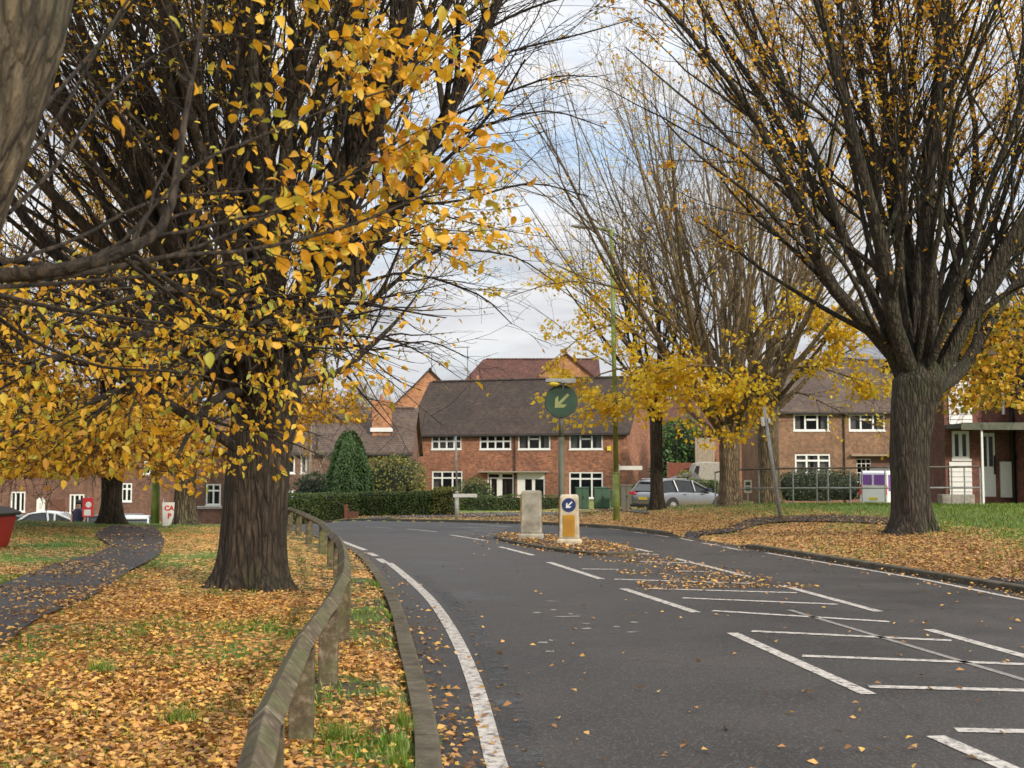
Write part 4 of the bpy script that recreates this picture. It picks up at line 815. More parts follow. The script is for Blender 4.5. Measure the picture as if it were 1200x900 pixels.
x, y = ground_pts(45000, lambda y: .03*y, lambda y: .46*y+1, 15, 45, lambda x, y, l, r: np.where(r > .3, np.clip(1.1-cover(x, y, l, r, vnoise(x, y, .9, 1), 0*x), .05, 1), 0), 1.2); blades(x, y, .07, .012)
tf = []
for px, py in [(485,812),(478,858),(500,880),(462,735),(455,700),(210,850),(120,790),(395,870),(440,690),(474,905)]:
    c = G(px, py, GH); m_ = 130; tf.append(c[None, :2]+RG.normal(size=(m_, 2))*.045)
tf = np.vstack(tf); blades(tf[:, 0], tf[:, 1], .12, .005)
# ------------------------------------------------------------------ houses
def front_hit(o, rz, px, py):
    c, s = math.cos(rz), math.sin(rz); d = ray(px, py); n = np.array([s, -c])
    t = ((np.array(o[:2])-CAM[:2])@n)/(d[:2]@n); p = CAM+d*t
    return (p[0]-o[0])*c+(p[1]-o[1])*s, p[2]-o[2]
def wall_holes(mb, w, h, holes, y=0, rev=.12):
    xs = sorted({0, w}|{q for a in holes for q in a[:2]}); zs = sorted({-1.0, h}|{q for a in holes for q in a[2:4]})
    for i in range(len(xs)-1):
        for j in range(len(zs)-1):
            cx, cz = (xs[i]+xs[i+1])/2, (zs[j]+zs[j+1])/2
            if any(a[0] < cx < a[1] and a[2] < cz < a[3] for a in holes): continue
            mb.add([(xs[i],y,zs[j]),(xs[i+1],y,zs[j]),(xs[i+1],y,zs[j+1]),(xs[i],y,zs[j+1])], [(0,1,2,3)])
    for a in holes:
        x0, x1, z0, z1 = a[:4]
        mb.add([(x0,y,z0),(x1,y,z0),(x1,y,z1),(x0,y,z1),(x0,y+rev,z0),(x1,y+rev,z0),(x1,y+rev,z1),(x0,y+rev,z1)], [(0,1,5,4),(1,2,6,5),(2,3,7,6),(3,0,4,7)])
def window(p, x0, x1, z0, z1, style, y=.06, curt=0, label=None):
    f = MB(); t = .1; d0, d1 = y-.035, y+.035; e = .004
    f.box(x0+e, x1-e, d0, d1, z0+e, z0+t); f.box(x0+e, x1-e, d0, d1, z1-t, z1-e); f.box(x0+e, x0+t, d0, d1, z0+t, z1-t); f.box(x1-t, x1-e, d0, d1, z0+t, z1-t)
    f.box(x0-.03, x1+.03, y-.11, y-.036, z0-.05, z0+.02)
    w = x1-x0; h = z1-z0; b_ = .055
    def V(fr, a=0, c=1): f.box(x0+w*fr-b_, x0+w*fr+b_, d0+.004, d1-.004, z0+t+(h-2*t)*a, z1-t-(h-2*t)*(1-c))
    def Hh(fr, a=0, c=1): f.box(x0+t+(w-2*t)*a, x1-t-(w-2*t)*(1-c), d0+.008, d1-.008, z0+h*fr-b_, z0+h*fr+b_)
    if style == 'grid4': [V(q) for q in (.25,.5,.75)]; Hh(.52)
    elif style == 'case': V(.33); V(.67); Hh(.66, .36, .64)
    elif style == 'low': V(.33); V(.67); Hh(.74)
    elif style == 'low2': V(.3); V(.7); Hh(.7)
    elif style == 'two': V(.5)
    elif style == 'twot': V(.5); Hh(.68)
    elif style == 'three': V(.33); V(.67)
    o = f.build('window', MT['white'], p)
    g_ = MB(); g_.box(x0+t, x1-t, y-.004, y+.004, z0+t, z1-t).build('pane', MT['glass'], o)
    if curt:
        for a, c in (((0,.2),(.8,1)) if curt == 1 else ((0,.45),(.55,1)) if curt == 2 else ((0,.26),(.74,1))):
            n = 12; xs = np.linspace(x0+.05+(w-.1)*a, x0+.05+(w-.1)*c, n); vs = []
            for k, xx in enumerate(xs): yy = y+.16+.03*(k % 2); vs += [(xx, yy, z0-.05), (xx, yy, z1+.02)]
            cb = MB(); cb.add(vs, [(2*k, 2*k+2, 2*k+3, 2*k+1) for k in range(n-1)])
            cb.build('curtain', MT['curtaind' if curt == 3 else 'curtain'], o)
    if label: o['label'] = label
    return o
def roof(p, w, d, h, rise, mat, over=.25, th=.14, axis='x', name='roof', hip=0):
    """ridge along x at mid depth (axis x) or along y (axis y); built in its own slope frames so tiles follow"""
    mb = MB(); W_ = w if axis == 'x' else d; D_ = d if axis == 'x' else w
    def P(x, y, z): return (x, y, z) if axis == 'x' else (y, x, z)
    sl = rise/(D_/2); zo = h-over*sl
    for s in (0, 1):
        yo = -over if s == 0 else D_+over; a = [(-over, yo, zo), (W_+over, yo, zo), (W_+over-(hip if 0 else 0), D_/2, h+rise), (-over+hip, D_/2, h+rise)]
        vs = [P(*q) for q in a]+[P(q[0], q[1], q[2]+th) for q in a]; mb.add(vs, [(0,1,2,3),(4,7,6,5),(0,4,5,1),(1,5,6,2),(2,6,7,3),(3,7,4,0)])
    if hip:
        a = [(-over, -over, zo), (-over, D_+over, zo), (-over+hip, D_/2, h+rise)]; mb.add([P(*q) for q in a]+[P(q[0], q[1], q[2]+th) for q in a], [(0,2,1),(3,4,5),(0,1,4,3),(1,2,5,4),(2,0,3,5)])
    o = mb.build(name, mat, p)
    r_ = MB(); n = int(W_/.45)
    for k in range(n):
        x0 = (hip if hip else 0)+k*(W_-(hip or 0))/n; x1 = x0+(W_-(hip or 0))/n-.02; zz = h+rise+th-.03; r_.loft([[P(x, D_/2+.13*math.cos(a), zz+.12*math.sin(a)) for a in np.linspace(0, math.pi, 5)] for x in (x0, x1)])
    r_.build('ridge_tiles', mat, o); return o
def house(label, o, rz, w, d, h, rise, mbk, mrf, wins=(), holes_extra=(), gable='x', side=None, name='brick_house', cat='house', hip=0, group=None, over=.25):
    t = thing(name, o, label, cat, group, rz); mb = MB(); holes = [q[:4] for q in wins]+[q[:4] for q in holes_extra]
    wall_holes(mb, w, h, holes); mb.add([(0,d,-1),(w,d,-1),(w,d,h),(0,d,h)], [(3,2,1,0)])
    sd = MB()
    for x in (0, w): mb.add([(x,0,-1),(x,d,-1),(x,d,h),(x,0,h)], [(0,1,2,3)])
    if gable == 'x' and not hip:
        for x in (0, w): mb.add([(x,0,h),(x,d,h),(x,d/2,h+rise)], [(0,1,2)])
    elif gable == 'x' and hip: mb.add([(w,0,h),(w,d,h),(w,d/2,h+rise)], [(0,1,2)])
    elif gable == 'y':
        for y in (0, d): mb.add([(0,y,h),(w,y,h),(w/2,y,h+rise)], [(0,1,2)])
    mb.add([(0,.02,-.3),(w,.02,-.3),(w,d,-.3),(0,d,-.3)], [(0,1,2,3)]); mb.build('wall', mbk, t)
    for q in wins: window(t, *q[:4], q[4], curt=q[5] if len(q) > 5 else 0)
    roof(t, w, d, h, rise, mrf, axis=gable, hip=hip, over=over)
    return t
def gutter(t, w, h, over=.25, mat=None, dp=()):
    mb = MB(); mb.cyl((-.2, -over-.02, h-.2), (w+.2, -over-.02, h-.2), .06, n=8); mb.box(0, w, -over+.05, -.003, h-.26, h-.16); mb.build('gutter', mat or MT['dark'], t)
    for x in dp: MB().cyl((x, -.07, -.8), (x, -.07, h-.2), .045, n=8).build('downpipe', mat or MT['dark'], t)
def chimney(p, x0, x1, y0, y1, z0, z1, mat, pots=1, flash=False):
    mb = MB(); mb.box(x0, x1, y0, y1, z0, z1); mb.box(x0-.06, x1+.06, y0-.06, y1+.06, z1-.28, z1-.12); c = mb.build('chimney', mat, p)
    for k in range(pots): xx = x0+(x1-x0)*(k+.5)/pots; MB().cyl((xx, (y0+y1)/2, z1), (xx, (y0+y1)/2, z1+.35), .13, .1, 10).build('chimney_pot', MT['br_or'], c)
    if flash: MB().box(x0-.1, x1+.12, y0-.1, y1, z0+.9, z0+1.15).build('flashing', MT['signwhite'], c)
def pxrect(o, rz, x0, y0, x1, y1, *r):
    a = front_hit(o, rz, x0, y1); b_ = front_hit(o, rz, x1, y0); return (a[0], b_[0], a[1], b_[1])+r

# main red brick house (houses 17 and 18 of a row would share it: one building)
th = rad(-18); w1 = 15.96; cr_ = W(735, 552, 81); o1 = (cr_[0]-w1*math.cos(th), cr_[1]-w1*math.sin(th), -.72)
ws = [pxrect(o1, th, 505.5, 508, 541, 527, 'grid4', 2), pxrect(o1, th, 562, 508, 599, 527, 'grid4', 0), pxrect(o1, th, 607, 508, 645, 527, 'case', 1), pxrect(o1, th, 667, 508, 706.5, 527, 'case', 1),
      pxrect(o1, th, 506, 552, 542, 583, 'low', 1), pxrect(o1, th, 667, 553, 706.5, 584, 'low', 0)]
dr = [pxrect(o1, th, 571, 554, 602, 588), pxrect(o1, th, 606, 554, 638.5, 588)]
h1 = house('long red brick house with brown tiled roof and white doors, facing the road junction', o1, th, w1, 9, 4.98, 3.95, MT['br1'], MT['rf1'], ws, dr)
gutter(h1, w1, 4.98, dp=(pxrect(o1, th, 603.5, 508, 606, 527)[0],))
for i, (x0, x1, z0, z1) in enumerate(dr):
    f = MB(); z0 = -.6; f.box(x0+.004, x1-.004, .03, .1, z1-.1, z1-.004); f.box(x0+.004, x0+.1, .03, .1, z0, z1-.1); f.box(x1-.1, x1-.004, .03, .1, z0, z1-.1)
    w = x1-x0
    if i == 0:
        f.box(x0+w*.44, x0+w*.56, .034, .096, z0, z1-.1); f.box(x0+.1, x1-.1, .036, .094, z1-.42, z1-.33); f.box(x0+.1, x0+w*.44, .036, .094, z0, z0+.25)
        f.box(x0+.2, x0+.28, .036, .094, z0+.25, z1-.42); f.box(x0+w*.36, x0+w*.44, .036, .094, z0+.25, z1-.42)
        p_ = f.build('glazed_door', MT['white'], h1); MB().box(x0+.1, x1-.1, .06, .068, z0+.2, z1-.1).build('pane', MT['glass'], p_)
        [MB().box(x0+w*q, x0+w*q+.16, .2, .23, z0, z1-.5).build('curtain', MT['curtaind'], p_) for q in (.15,.3,.62,.82)]
    else:
        f.box(x0+.1, x1-.1, .04, .09, z1-.45, z1-.1); f.box(x0+.1, x0+w*.28, .04, .09, z0, z1-.45); f.box(x0+w*.53, x0+w*.64, .04, .09, z0, z1-.45); f.box(x0+w*.28, x1-.1, .043, .087, z0, z0+1.0)
        p_ = f.build('door', MT['white'], h1, bevel=.008); MB().box(x0+w*.28, x1-.1, .06, .068, z0+1.0, z1-.45).build('pane', MT['glass'], p_); MB().cyl((x0+w*.2, .03, z0+1.1), (x0+w*.2, -.03, z0+1.1), .03).build('handle', MT['galv'], p_)
cn = MB(); x0 = pxrect(o1, th, 563, 553, 643, 556)[0]; x1 = pxrect(o1, th, 563, 553, 643, 556)[1]; cn.box(x0, x1, -.5, -.003, dr[0][3]+.02, dr[0][3]+.1).build('door_canopy', MT['concrete'], h1, bevel=.01)
MB().box(14.6, 14.85, -.12, -.003, 3.7, 4.0).build('alarm_box', MT['lampyellow'], h1)

# buff/brown brick house right of centre
o6 = (W(902, 552, 74)[0], 74., .25); th6 = 0
ws = [pxrect(o6, 0, 930, 485, 971.5, 505, 'case', 1), pxrect(o6, 0, 995, 485, 1037, 505, 'case', 1), pxrect(o6, 0, 1046.5, 485, 1088, 505, 'case', 1), pxrect(o6, 0, 932, 532, 973, 562, 'low', 2), pxrect(o6, 0, 1110, 532, 1150, 562, 'low', 2)]
dd = [pxrect(o6, 0, 1004, 535, 1050, 578)]
h6 = house('buff brick house with white windows and greyish tiled roof, behind the railing', o6, 0, 16, 9, 5.1, 3.4, MT['br_ye'], MT['rf3'], ws, dd, over=.3)
gutter(h6, 16, 5.1, .3, dp=(pxrect(o6, 0, 989, 500, 991, 520)[0],))
x0, x1, z0, z1 = dd[0]
f = MB(); f.box(x0+.01, x0+.12, .3, .4, -.5, z1); f.box(x1-.12, x1-.01, .3, .4, -.5, z1); f.box(x0+.12, x1-.12, .3, .4, z1-.14, z1-.01); f.box(x0+1.0, x0+1.1, .3, .4, -.5, z1-.14); f.box(x0+1.1, x1-.12, .33, .37, -.5, z1-.14)
dp_ = f.build('front_door', MT['door_in'], h6)
f = MB(); [f.box(x0+.12, x0+1.0, .34, .37, z1-.14-k*.28-.04, z1-.14-k*.28) for k in range(6)]; [f.box(x0+.12+k*.28, x0+.16+k*.28, .335, .365, z0-.4, z1-.14) for k in range(4)]; f.build('lattice_pane', MT['white'], dp_)
MB().box(x0-.35, x1+.3, -.3, -.003, z1+.03, z1+.13).build('door_canopy', MT['fencepale'], h6)
# chimneys of the buff house
chimney(h6, 9.2, 10.3, 4.0, 5.0, 7.6, 10.4, MT['br_br'], 2)

# maroon brick building at right
o7 = (W(1108, 552, 38)[0], 38., .35)
R7 = lambda *a: pxrect(o7, 0, *a)
wn = R7(1116, 505, 1136, 538.5); cladU = R7(1112, 424, 1137, 497); cladL = R7(1113, 541, 1138, 582); drr = R7(1151, 507, 1166, 582); up = R7(1150, 420, 1180, 462)
t7 = thing('brick_building', o7, 'maroon brick building with white boarded bay and flat porch at the right edge', 'building'); mb = MB()
hs = [wn, drr]; wall_holes(mb, 14, 5.0, hs, rev=.15); mb.add([(0,5,-1),(14,5,-1),(14,5,5.0),(0,5,5.0)], [(3,2,1,0)])
for x in (0, 14): mb.add([(x,0,-1),(x,5,-1),(x,5,5.0),(x,0,5.0)], [(0,1,2,3)]); mb.add([(x,0,5.0),(x,5,5.0),(x,2.5,6.6)], [(0,1,2)])
px_ = R7(1189, 480, 1200, 540)[0]; mb.box(px_, px_+5, -1.3, -.003, -1, 4.75); mb.build('wall', MT['br_dk'], t7); roof(t7, 14, 5, 5.0, 1.6, MT['rf1'], over=.3)
window(t7, *wn, 'two', curt=1)
def boards(a, nm):
    m_ = MB(); x0, x1, z0, z1 = a; n = max(3, int((z1-z0)/.15)); hh = (z1-z0)/n
    for k in range(n): z = z0+k*hh; m_.add([(x0,-.004,z),(x1,-.004,z),(x1,-.05,z),(x0,-.05,z),(x0,-.004,z+hh-.008),(x1,-.004,z+hh-.008),(x1,-.022,z+hh-.008),(x0,-.022,z+hh-.008)], [(0,1,2,3),(4,7,6,5),(2,1,5,6),(3,2,6,7),(0,3,7,4)])
    m_.build(nm, MT['boards'], t7)
boards(cladU, 'upper_cladding'); boards(cladL, 'lower_cladding')
x0, x1, z0, z1 = drr; f = MB(); f.box(x0+.01, x0+.07, .02, .1, z0, z1-.01); f.box(x1-.07, x1-.01, .02, .1, z0, z1-.01); f.box(x0+.07, x1-.07, .03, .09, z0, z0+.95); f.box((x0+x1)/2-.03, (x0+x1)/2+.03, .03, .09, z0+.95, z1-.1); f.box(x0+.07, x1-.07, .03, .09, z1-.12, z1-.01)
d_ = f.build('door', MT['white'], t7); MB().box(x0+.07, x1-.07, .055, .065, z0+.95, z1-.12).build('pane', MT['glass'], d_); MB().box(x1-.06, x1-.03, -.03, .02, z0+.7, z0+1.3).build('handle', MT['dark'], d_)
a = R7(1172, 541, 1186, 583); m_ = MB(); m_.box(a[0], a[1], -.12, -.003, a[2], a[3]); m_.build('meter_cupboard', MT['white'], t7, bevel=.015)
a = R7(1108, 497, 1187.5, 503); m_ = MB(); m_.box(a[0], a[1], -1.25, -.003, a[2], a[3]-.02); m_.build('porch_roof', MT['slate'], t7, bevel=.02); m_ = MB(); m_.box(a[0]+.02, a[1], -1.28, -1.252, a[2]-.06, a[3]); m_.build('porch_fascia', MT['poledark'], t7)
q = R7(1153, 505, 1156, 590); m_ = MB(); m_.box(q[0]-.5, q[0]-.44, -1.2, -1.14, -.4, a[2]); m_.build('porch_post', MT['white'], t7)
m_ = MB(); m_.cyl((px_-.1, -.1, -.5), (px_-.1, -.1, 4.9), .06); m_.build('downpipe', MT['dark'], t7); m_ = MB(); m_.cyl((px_-.35, -.1, a[3]+.3), (px_-.35, -.1, 4.9), .05); m_.build('downpipe', MT['white'], t7)
a = R7(1155, 488, 1163, 494); m_ = MB(); m_.box(R7(1160,0,1161,1)[0]+.3, R7(1160,0,1161,1)[0]+.5, -.2, -.003, 1.6, 1.78); m_.build('porch_lamp', MT['dark'], t7)
# concrete step/low wall beside it
m_ = MB(); x = W(1095, 552, 37)[0]; m_.box(0, 1.0, 0, .4, 0, .35); o_ = m_.build('low_wall', MT['concrete'], None, bevel=.02, loc=(x, 36.4, gh(x, 36.4)-.05)); tag(o_, 'short low concrete wall at the left corner of the maroon building', 'wall')

# reddish roofed house behind
o2 = (W(528, 552, 112)[0], 112., -.7); h2 = house('tall house with red tiled hipped roof showing above the long brown roof', o2, 0, 14, 9, 9.2, 3.9, MT['br_or'], MT['rf2'], hip=3.2); chimney(h2, 1.9, 3.1, -.6, .4, 8.5, 10.9, MT['br_or'], 1)
o2 = (W(601, 552, 106)[0], 106., -.7); house('orange brick gabled house behind the yellow leaves, right of the red tiled hipped roof', o2, 0, 9.5, 5, 8.7, 4.0, MT['br_or'], MT['rf2'], gable='y')
o3 = (W(452, 552, 104)[0], 104., -.8); house('orange brick gable end rising behind the left end of the long brown roof', o3, rad(4), 7.6, 9, 7.4, 3.8, MT['br_or'], MT['rf1'], gable='y')
# lower dark brick house left
o4 = (W(292, 552, 72)[0], 72., -1.8); R4 = lambda *a: pxrect(o4, 0, *a)
h4 = house('dark brick house with mossy roof and orange chimney behind the conifer', o4, 0, 9.6, 8, 4.55, 2.7, MT['br_br'], MT['rf3'], [R4(331, 533, 346, 555, 'two', 1), R4(352, 533, 360, 555, 'none', 1), R4(331, 574, 346, 583, 'twot', 0), R4(352, 574, 361, 583, 'twot', 0)]); gutter(h4, 9.6, 4.55)
a = R4(433, 465, 455, 508); chimney(h4, a[0], a[1], 1.3, 2.3, 4.9, 7.75, MT['br_or'], 1, True)
# far left terrace
o5 = (W(-90, 552, 80)[0], 80., -2.3); R5 = lambda *a: pxrect(o5, 0, *a)
h5 = house('long low terrace of brown brick seen under the golden branches at left', o5, 0, 20.5, 8, 5.3, 3, MT['br_br'], MT['rf3'], [R5(12, 576, 30, 600, 'three', 1), R5(81, 579, 99, 602, 'three', 1), R5(142, 566, 155, 588, 'twot', 0), R5(241, 567, 259, 592, 'twot', 1), R5(168, 540, 184, 556, 'two', 0), R5(60, 535, 78, 552, 'two', 0), R5(12, 535, 30, 552, 'two', 0)], [R5(42, 583, 53, 612)]); gutter(h5, 20.5, 5.3)
x0, x1, z0, z1 = R5(42, 583, 53, 612); m_ = MB(); m_.prism([(x0, z0-.5), (x1, z0-.5), (x1, z1-.15), (x1-.15, z1-.01), (x0+.15, z1-.01), (x0, z1-.15)], .02, .08); d_ = m_.build('arched_door', MT['white'], h5); m_ = MB(); m_.box(x0+.2, x1-.2, .005, .019, z0+.9, z1-.35); m_.build('pane', MT['curtain'], d_)
m_ = MB(); a = R5(60, 585, 76, 612); m_.box(a[0], a[1], -.08, -.003, a[2]-.3, a[3]); m_.build('porch_panel', MT['door_in'], h5)  # flat dark brown panel standing proud of the wall, no recess modelled
# background terrace right of centre gap
o8 = (W(780, 552, 100)[0], 100., -.3); house('distant red brick house closing the gap behind the pale fence', o8, 0, 9, 8, 5, 3, MT['br1'], MT['rf2'])

# ------------------------------------------------------------------ garden fences, sheds in the gap
def board_fence(px0, px1, D, z0, h, mat, label, post=True):
    a = W(px0, 552, D)[0]; b_ = W(px1, 552, D)[0]; t = thing('garden_fence', (a, D, z0), label, 'fence'); w = b_-a; n = max(2, int(w/.14)); m_ = MB()
    for k in range(n): m_.box(k*w/n, (k+1)*w/n-.012, -.012+.006*(k % 2), .012, 0, h+random.uniform(-.01, .01))
    m_.build('boards', mat, t); m_ = MB(); m_.box(0, w, .013, .06, h*.25, h*.25+.08); m_.box(0, w, .013, .06, h*.8, h*.8+.08); m_.build('rail', mat, t)
    for k in range(int(w/2)+1): m_ = MB(); m_.box(min(k*2., w-.1), min(k*2., w-.1)+.1, .062, .16, 0, h+.06); m_.build('post', MT['concrete'], t)
board_fence(782, 815, 72, -.4, 2.5, MT['fencered'], 'red brown board fence behind the roof of the estate car')
board_fence(815, 838, 76, -.3, 4.0, MT['fencepale'], 'tall pale board screen in the gap, left of the yellow tree trunk')
a = W(777, 552, 66); t = thing('shed', (a[0], 66, -.3), 'low shed with grey felt roof behind the estate car', 'shed'); m_ = MB(); m_.box(0, 2.0, 0, 2, 0, 1.25); m_.build('wall', MT['door_in'], t); m_ = MB(); m_.add([(-.15,-.2,1.28),(1.75,-.2,1.85),(2.25,-.2,1.22),(-.15,2.2,1.28),(1.75,2.2,1.85),(2.25,2.2,1.22),(-.15,-.2,1.2),(2.25,-.2,1.15)], [(0,1,4,3),(1,2,5,4),(0,6,7,2,1)]); m_.build('roof', MT['slate'], t)
a = W(808, 552, 70); t = thing('caravan', (a[0], 70, -.2), 'pale rounded caravan end in the gap behind the estate car', 'caravan'); m_ = MB(); m_.prism([(0,.5),(2.2,.5),(2.2,2.3),(.9,2.35),(.35,2.25),(.05,1.5)], 0, 1.6); m_.build('body', MT['concrete'], t, bevel=.08); m_ = MB(); m_.prism([(.15,1.45),(.5,1.45),(.6,2.1),(.4,2.1)], -.02, -.004); m_.build('window', MT['carglass'], t)

# ------------------------------------------------------------------ vehicles
def car(px, D, yaw, col, label, rough=.25, metal=.6, x=None, light=True, estate=True, L=4.65, group=None):
    x = W(px, 552, D)[0]; z = gh(x, D); t = thing('parked_car', (x, D, z+.0), label, 'car', group, yaw); mt = simple('car_paint_'+label.split()[0], col, rough, metal, .05, 3, 0)
    hl = L/2; hw = .91
    st = [(-hl, .62, .42, .78, .80), (-hl+.08, .84, .3, .9, .98), (-hl+.45, .9, .24, 1.0, 1.02), (-hl+1.2, .91, .22, 1.0, 1.0), (0, .91, .2, .97, .98), (hl-1.45, .91, .22, .93, .95), (hl-.9, .9, .24, .86, .92), (hl-.3, .84, .3, .72, .8), (hl-.03, .62, .42, .58, .62)]
    rings = [[(xs, -w*.86, zb), (xs, -w, zb+.16), (xs, -w*1.0, (zb+zs)/2+.06), (xs, -w*.95, zs-.03), (xs, -w*.7, zt-.01), (xs, 0, zt+.02), (xs, w*.7, zt-.01), (xs, w*.95, zs-.03), (xs, w*1.0, (zb+zs)/2+.06), (xs, w, zb+.16), (xs, w*.86, zb)] for xs, w, zb, zs, zt in st]
    b_ = MB().loft(rings).build('body', mt, t, True, sub=2)
    rb, rr, rf_, wf = (-hl+.12, -hl+.5, hl-2.35, hl-1.3) if estate else (-hl+.7, -hl+1.35, hl-2.3, hl-1.2)
    # greenhouse
    xs = [rb, rr, rr+.6, (rr+rf_)/2, rf_, wf]; zt = [.98, 1.4, 1.46, 1.47, 1.42, .95]
    gl = MB(); rg = []
    for a, z_ in zip([rb, rr*.55+rb*.45, rr, (rr+rf_)/2, rf_, (rf_+wf)/2, wf], [1.0, 1.22, 1.405, 1.44, 1.4, 1.2, .97]):
        k = (z_-.95)/.5; wt = .8-.17*k; rg.append([(a, -.82, .93), (a, -wt, z_), (a, wt, z_), (a, .82, .93)])
    gl.loft(rg); gl.build('windows', MT['carglass'], t)
    rf2 = MB(); rg = []
    for a, z_ in ((rr-.12, 1.41), (rr+.15, 1.465), ((rr+rf_)/2, 1.5), (rf_-.2, 1.47), (rf_+.05, 1.41)): rg.append([(a, -.66, z_-.045), (a, -.6, z_), (a, 0, z_+.02), (a, .6, z_), (a, .66, z_-.045)])
    rf2.loft(rg); rf2.build('roof', mt, t, True)
    for s in (-1, 1):
        for (xa, za, xb, zb_) in ((rb, .97, rr, 1.42), (wf, .96, rf_, 1.42), (-.02, .96, -.05, 1.44), (rr+.75, .98, rr+.65, 1.44)):
            def q(xx, zz): return (xx, s*(.83-.17*(zz-.95)/.5+.012), zz)
            MB().cyl(q(xa, za), q(xb, zb_), .04, n=6).build('pillar', mt, t)
        if estate: MB().cyl((rr, s*.62, 1.51), (rf_-.3, s*.62, 1.51), .018, n=6).build('roof_rail', MT['galv'], t)
    for s in (-1, 1):
        for xx in (-hl+.88, hl-.9):
            wh = MB().cyl((xx, s*.70, .33), (xx, s*.915, .33), .33, n=28).build('wheel', MT['dark'], t, bevel=.03); m_ = MB(); m_.cyl((xx, s*.9, .33), (xx, s*.922, .33), .2, n=20); [m_.cyl((xx, s*.923, .33), (xx+.19*math.cos(k*1.2566), s*.923, .33+.19*math.sin(k*1.2566)), .022, n=6) for k in range(5)]; m_.build('rim', MT['galv'], wh)
            MB().cyl((xx, s*.86, .35), (xx, s*.908, .35), .385, n=28).build('wheel_arch', MT['dark'], t)
        m_ = MB(); m_.loft([[(-hl+.02, s*.5, .83), (-hl+.02, s*.5, .98), (-hl+.05, s*.82, .98), (-hl+.05, s*.82, .83)], [(-hl-.03, s*.52, .84), (-hl-.03, s*.52, .97), (-hl+.02, s*.86, .96), (-hl+.02, s*.86, .85)]]); m_.box(-hl+.02, -hl+.3, min(s*.84, s*.905), max(s*.84, s*.905), .84, .97); m_.build('tail_light', MT['signred'], t, bevel=.01)
        m_ = MB(); m_.box(hl-.42, hl-.1, min(s*.5, s*.84), max(s*.5, s*.84), .62, .74); m_.build('headlight', MT['galv'], t, bevel=.02)
        m_ = MB(); m_.box(wf-.42, wf-.2, min(s*.9, s*1.08), max(s*.9, s*1.08), .95, 1.1); m_.build('mirror', MT['navy'], t, bevel=.03)
        m_ = MB(); [m_.box(xx, xx+.16, min(s*.905, s*.935), max(s*.905, s*.935), .84, .87) for xx in (-.75, .35)]; m_.build('door_handle', mt, t)
    m_ = MB(); m_.box(-hl-.035, -hl+.03, -.26, .26, .62, .74); m_.build('number_plate', MT['lampyellow'], t)
    m_ = MB(); m_.box(-hl-.03, -hl+.3, -.8, .8, .3, .44); m_.build('bumper', MT['dark'], t, bevel=.03)
    return t
car(798, 53, rad(38), (.3,.31,.33), 'grey estate car with silver roof rails, half hidden by the slender dark trunk', .25, .75)
car(72, 46.5, rad(8), (.72,.73,.74), 'white car low behind the grass crest, left of the golden tree', .3, 0, estate=False)
car(27, 49, rad(4), (.05,.07,.06), 'dark car showing only its roof over the crest near the red bin', .3, 0, estate=False)
car(110, 48, rad(180), (.03,.03,.035), 'black car between the white car and the golden tree trunk', .3, 0, estate=True)
car(160, 47, rad(95), (.7,.75,.74), 'white car right of the golden tree trunk, seen end on', .3, 0, estate=False)
# person beyond the cars
def person(px, D):
    x = W(px, 552, D)[0]; z = gh(x, D); t = thing('person', (x, D, z), 'person in a dark navy coat standing beyond the parked cars', 'person')
    me = bpy.data.meshes.new('body'); J = [(0,0,.98,.15),(0,0,1.2,.14),(0,0,1.42,.16),(0,0,1.52,.06),(0,0,1.6,.075),(0,-.01,1.7,.09),(.1,0,.9,.09),(.11,-.02,.5,.065),(.11,0,.08,.045),(.11,-.16,.04,.04),(-.1,0,.9,.09),(-.11,-.04,.5,.065),(-.11,.02,.08,.045),(-.11,-.14,.04,.04),(.19,0,1.4,.06),(.25,.0,1.12,.05),(.22,-.14,.92,.035),(-.19,0,1.4,.06),(-.25,0,1.12,.05),(-.22,-.1,.9,.035)]
    E = [(0,1),(1,2),(2,3),(3,4),(4,5),(0,6),(6,7),(7,8),(8,9),(0,10),(10,11),(11,12),(12,13),(2,14),(14,15),(15,16),(2,17),(17,18),(18,19)]
    me.from_pydata([j[:3] for j in J], E, []); o = bpy.data.objects.new('body', me); link(o, t); s = o.modifiers.new('s', 'SKIN'); me.skin_vertices[0].use_root if False else None
    for v, j in zip(me.skin_vertices[0].data if me.skin_vertices else [], J): v.radius = (j[3], j[3])
    if me.skin_vertices: me.skin_vertices[0].data[0].use_root = True
    ss = o.modifiers.new('b', 'SUBSURF'); ss.levels = 1; ss.render_levels = 1; me.materials.append(MT['skin'])
    c = MB(); c.loft([[(r*math.cos(k*.7854), r*.7*math.sin(k*.7854), zz) for k in range(8)] for r, zz in ((.24,.62),(.23,.9),(.2,1.15),(.23,1.38),(.12,1.5))]); c.build('coat', MT['navy'], t, True)
    for s_ in (-1, 1): MB().loft([[(s_*.11+.09*math.cos(k*1.0472), -.01+.09*math.sin(k*1.0472), zz) for k in range(6)] for zz in (.1,.5,.8)]).build('trouser_leg', MT['dark'], t, True)
    MB().loft([[(r*math.cos(k*.7854), .02+r*math.sin(k*.7854), zz) for k in range(8)] for r, zz in ((.1,1.66),(.115,1.72),(.1,1.79),(.03,1.83))]).build('hair', MT['dark'], t, True)
person(93, 44.5)
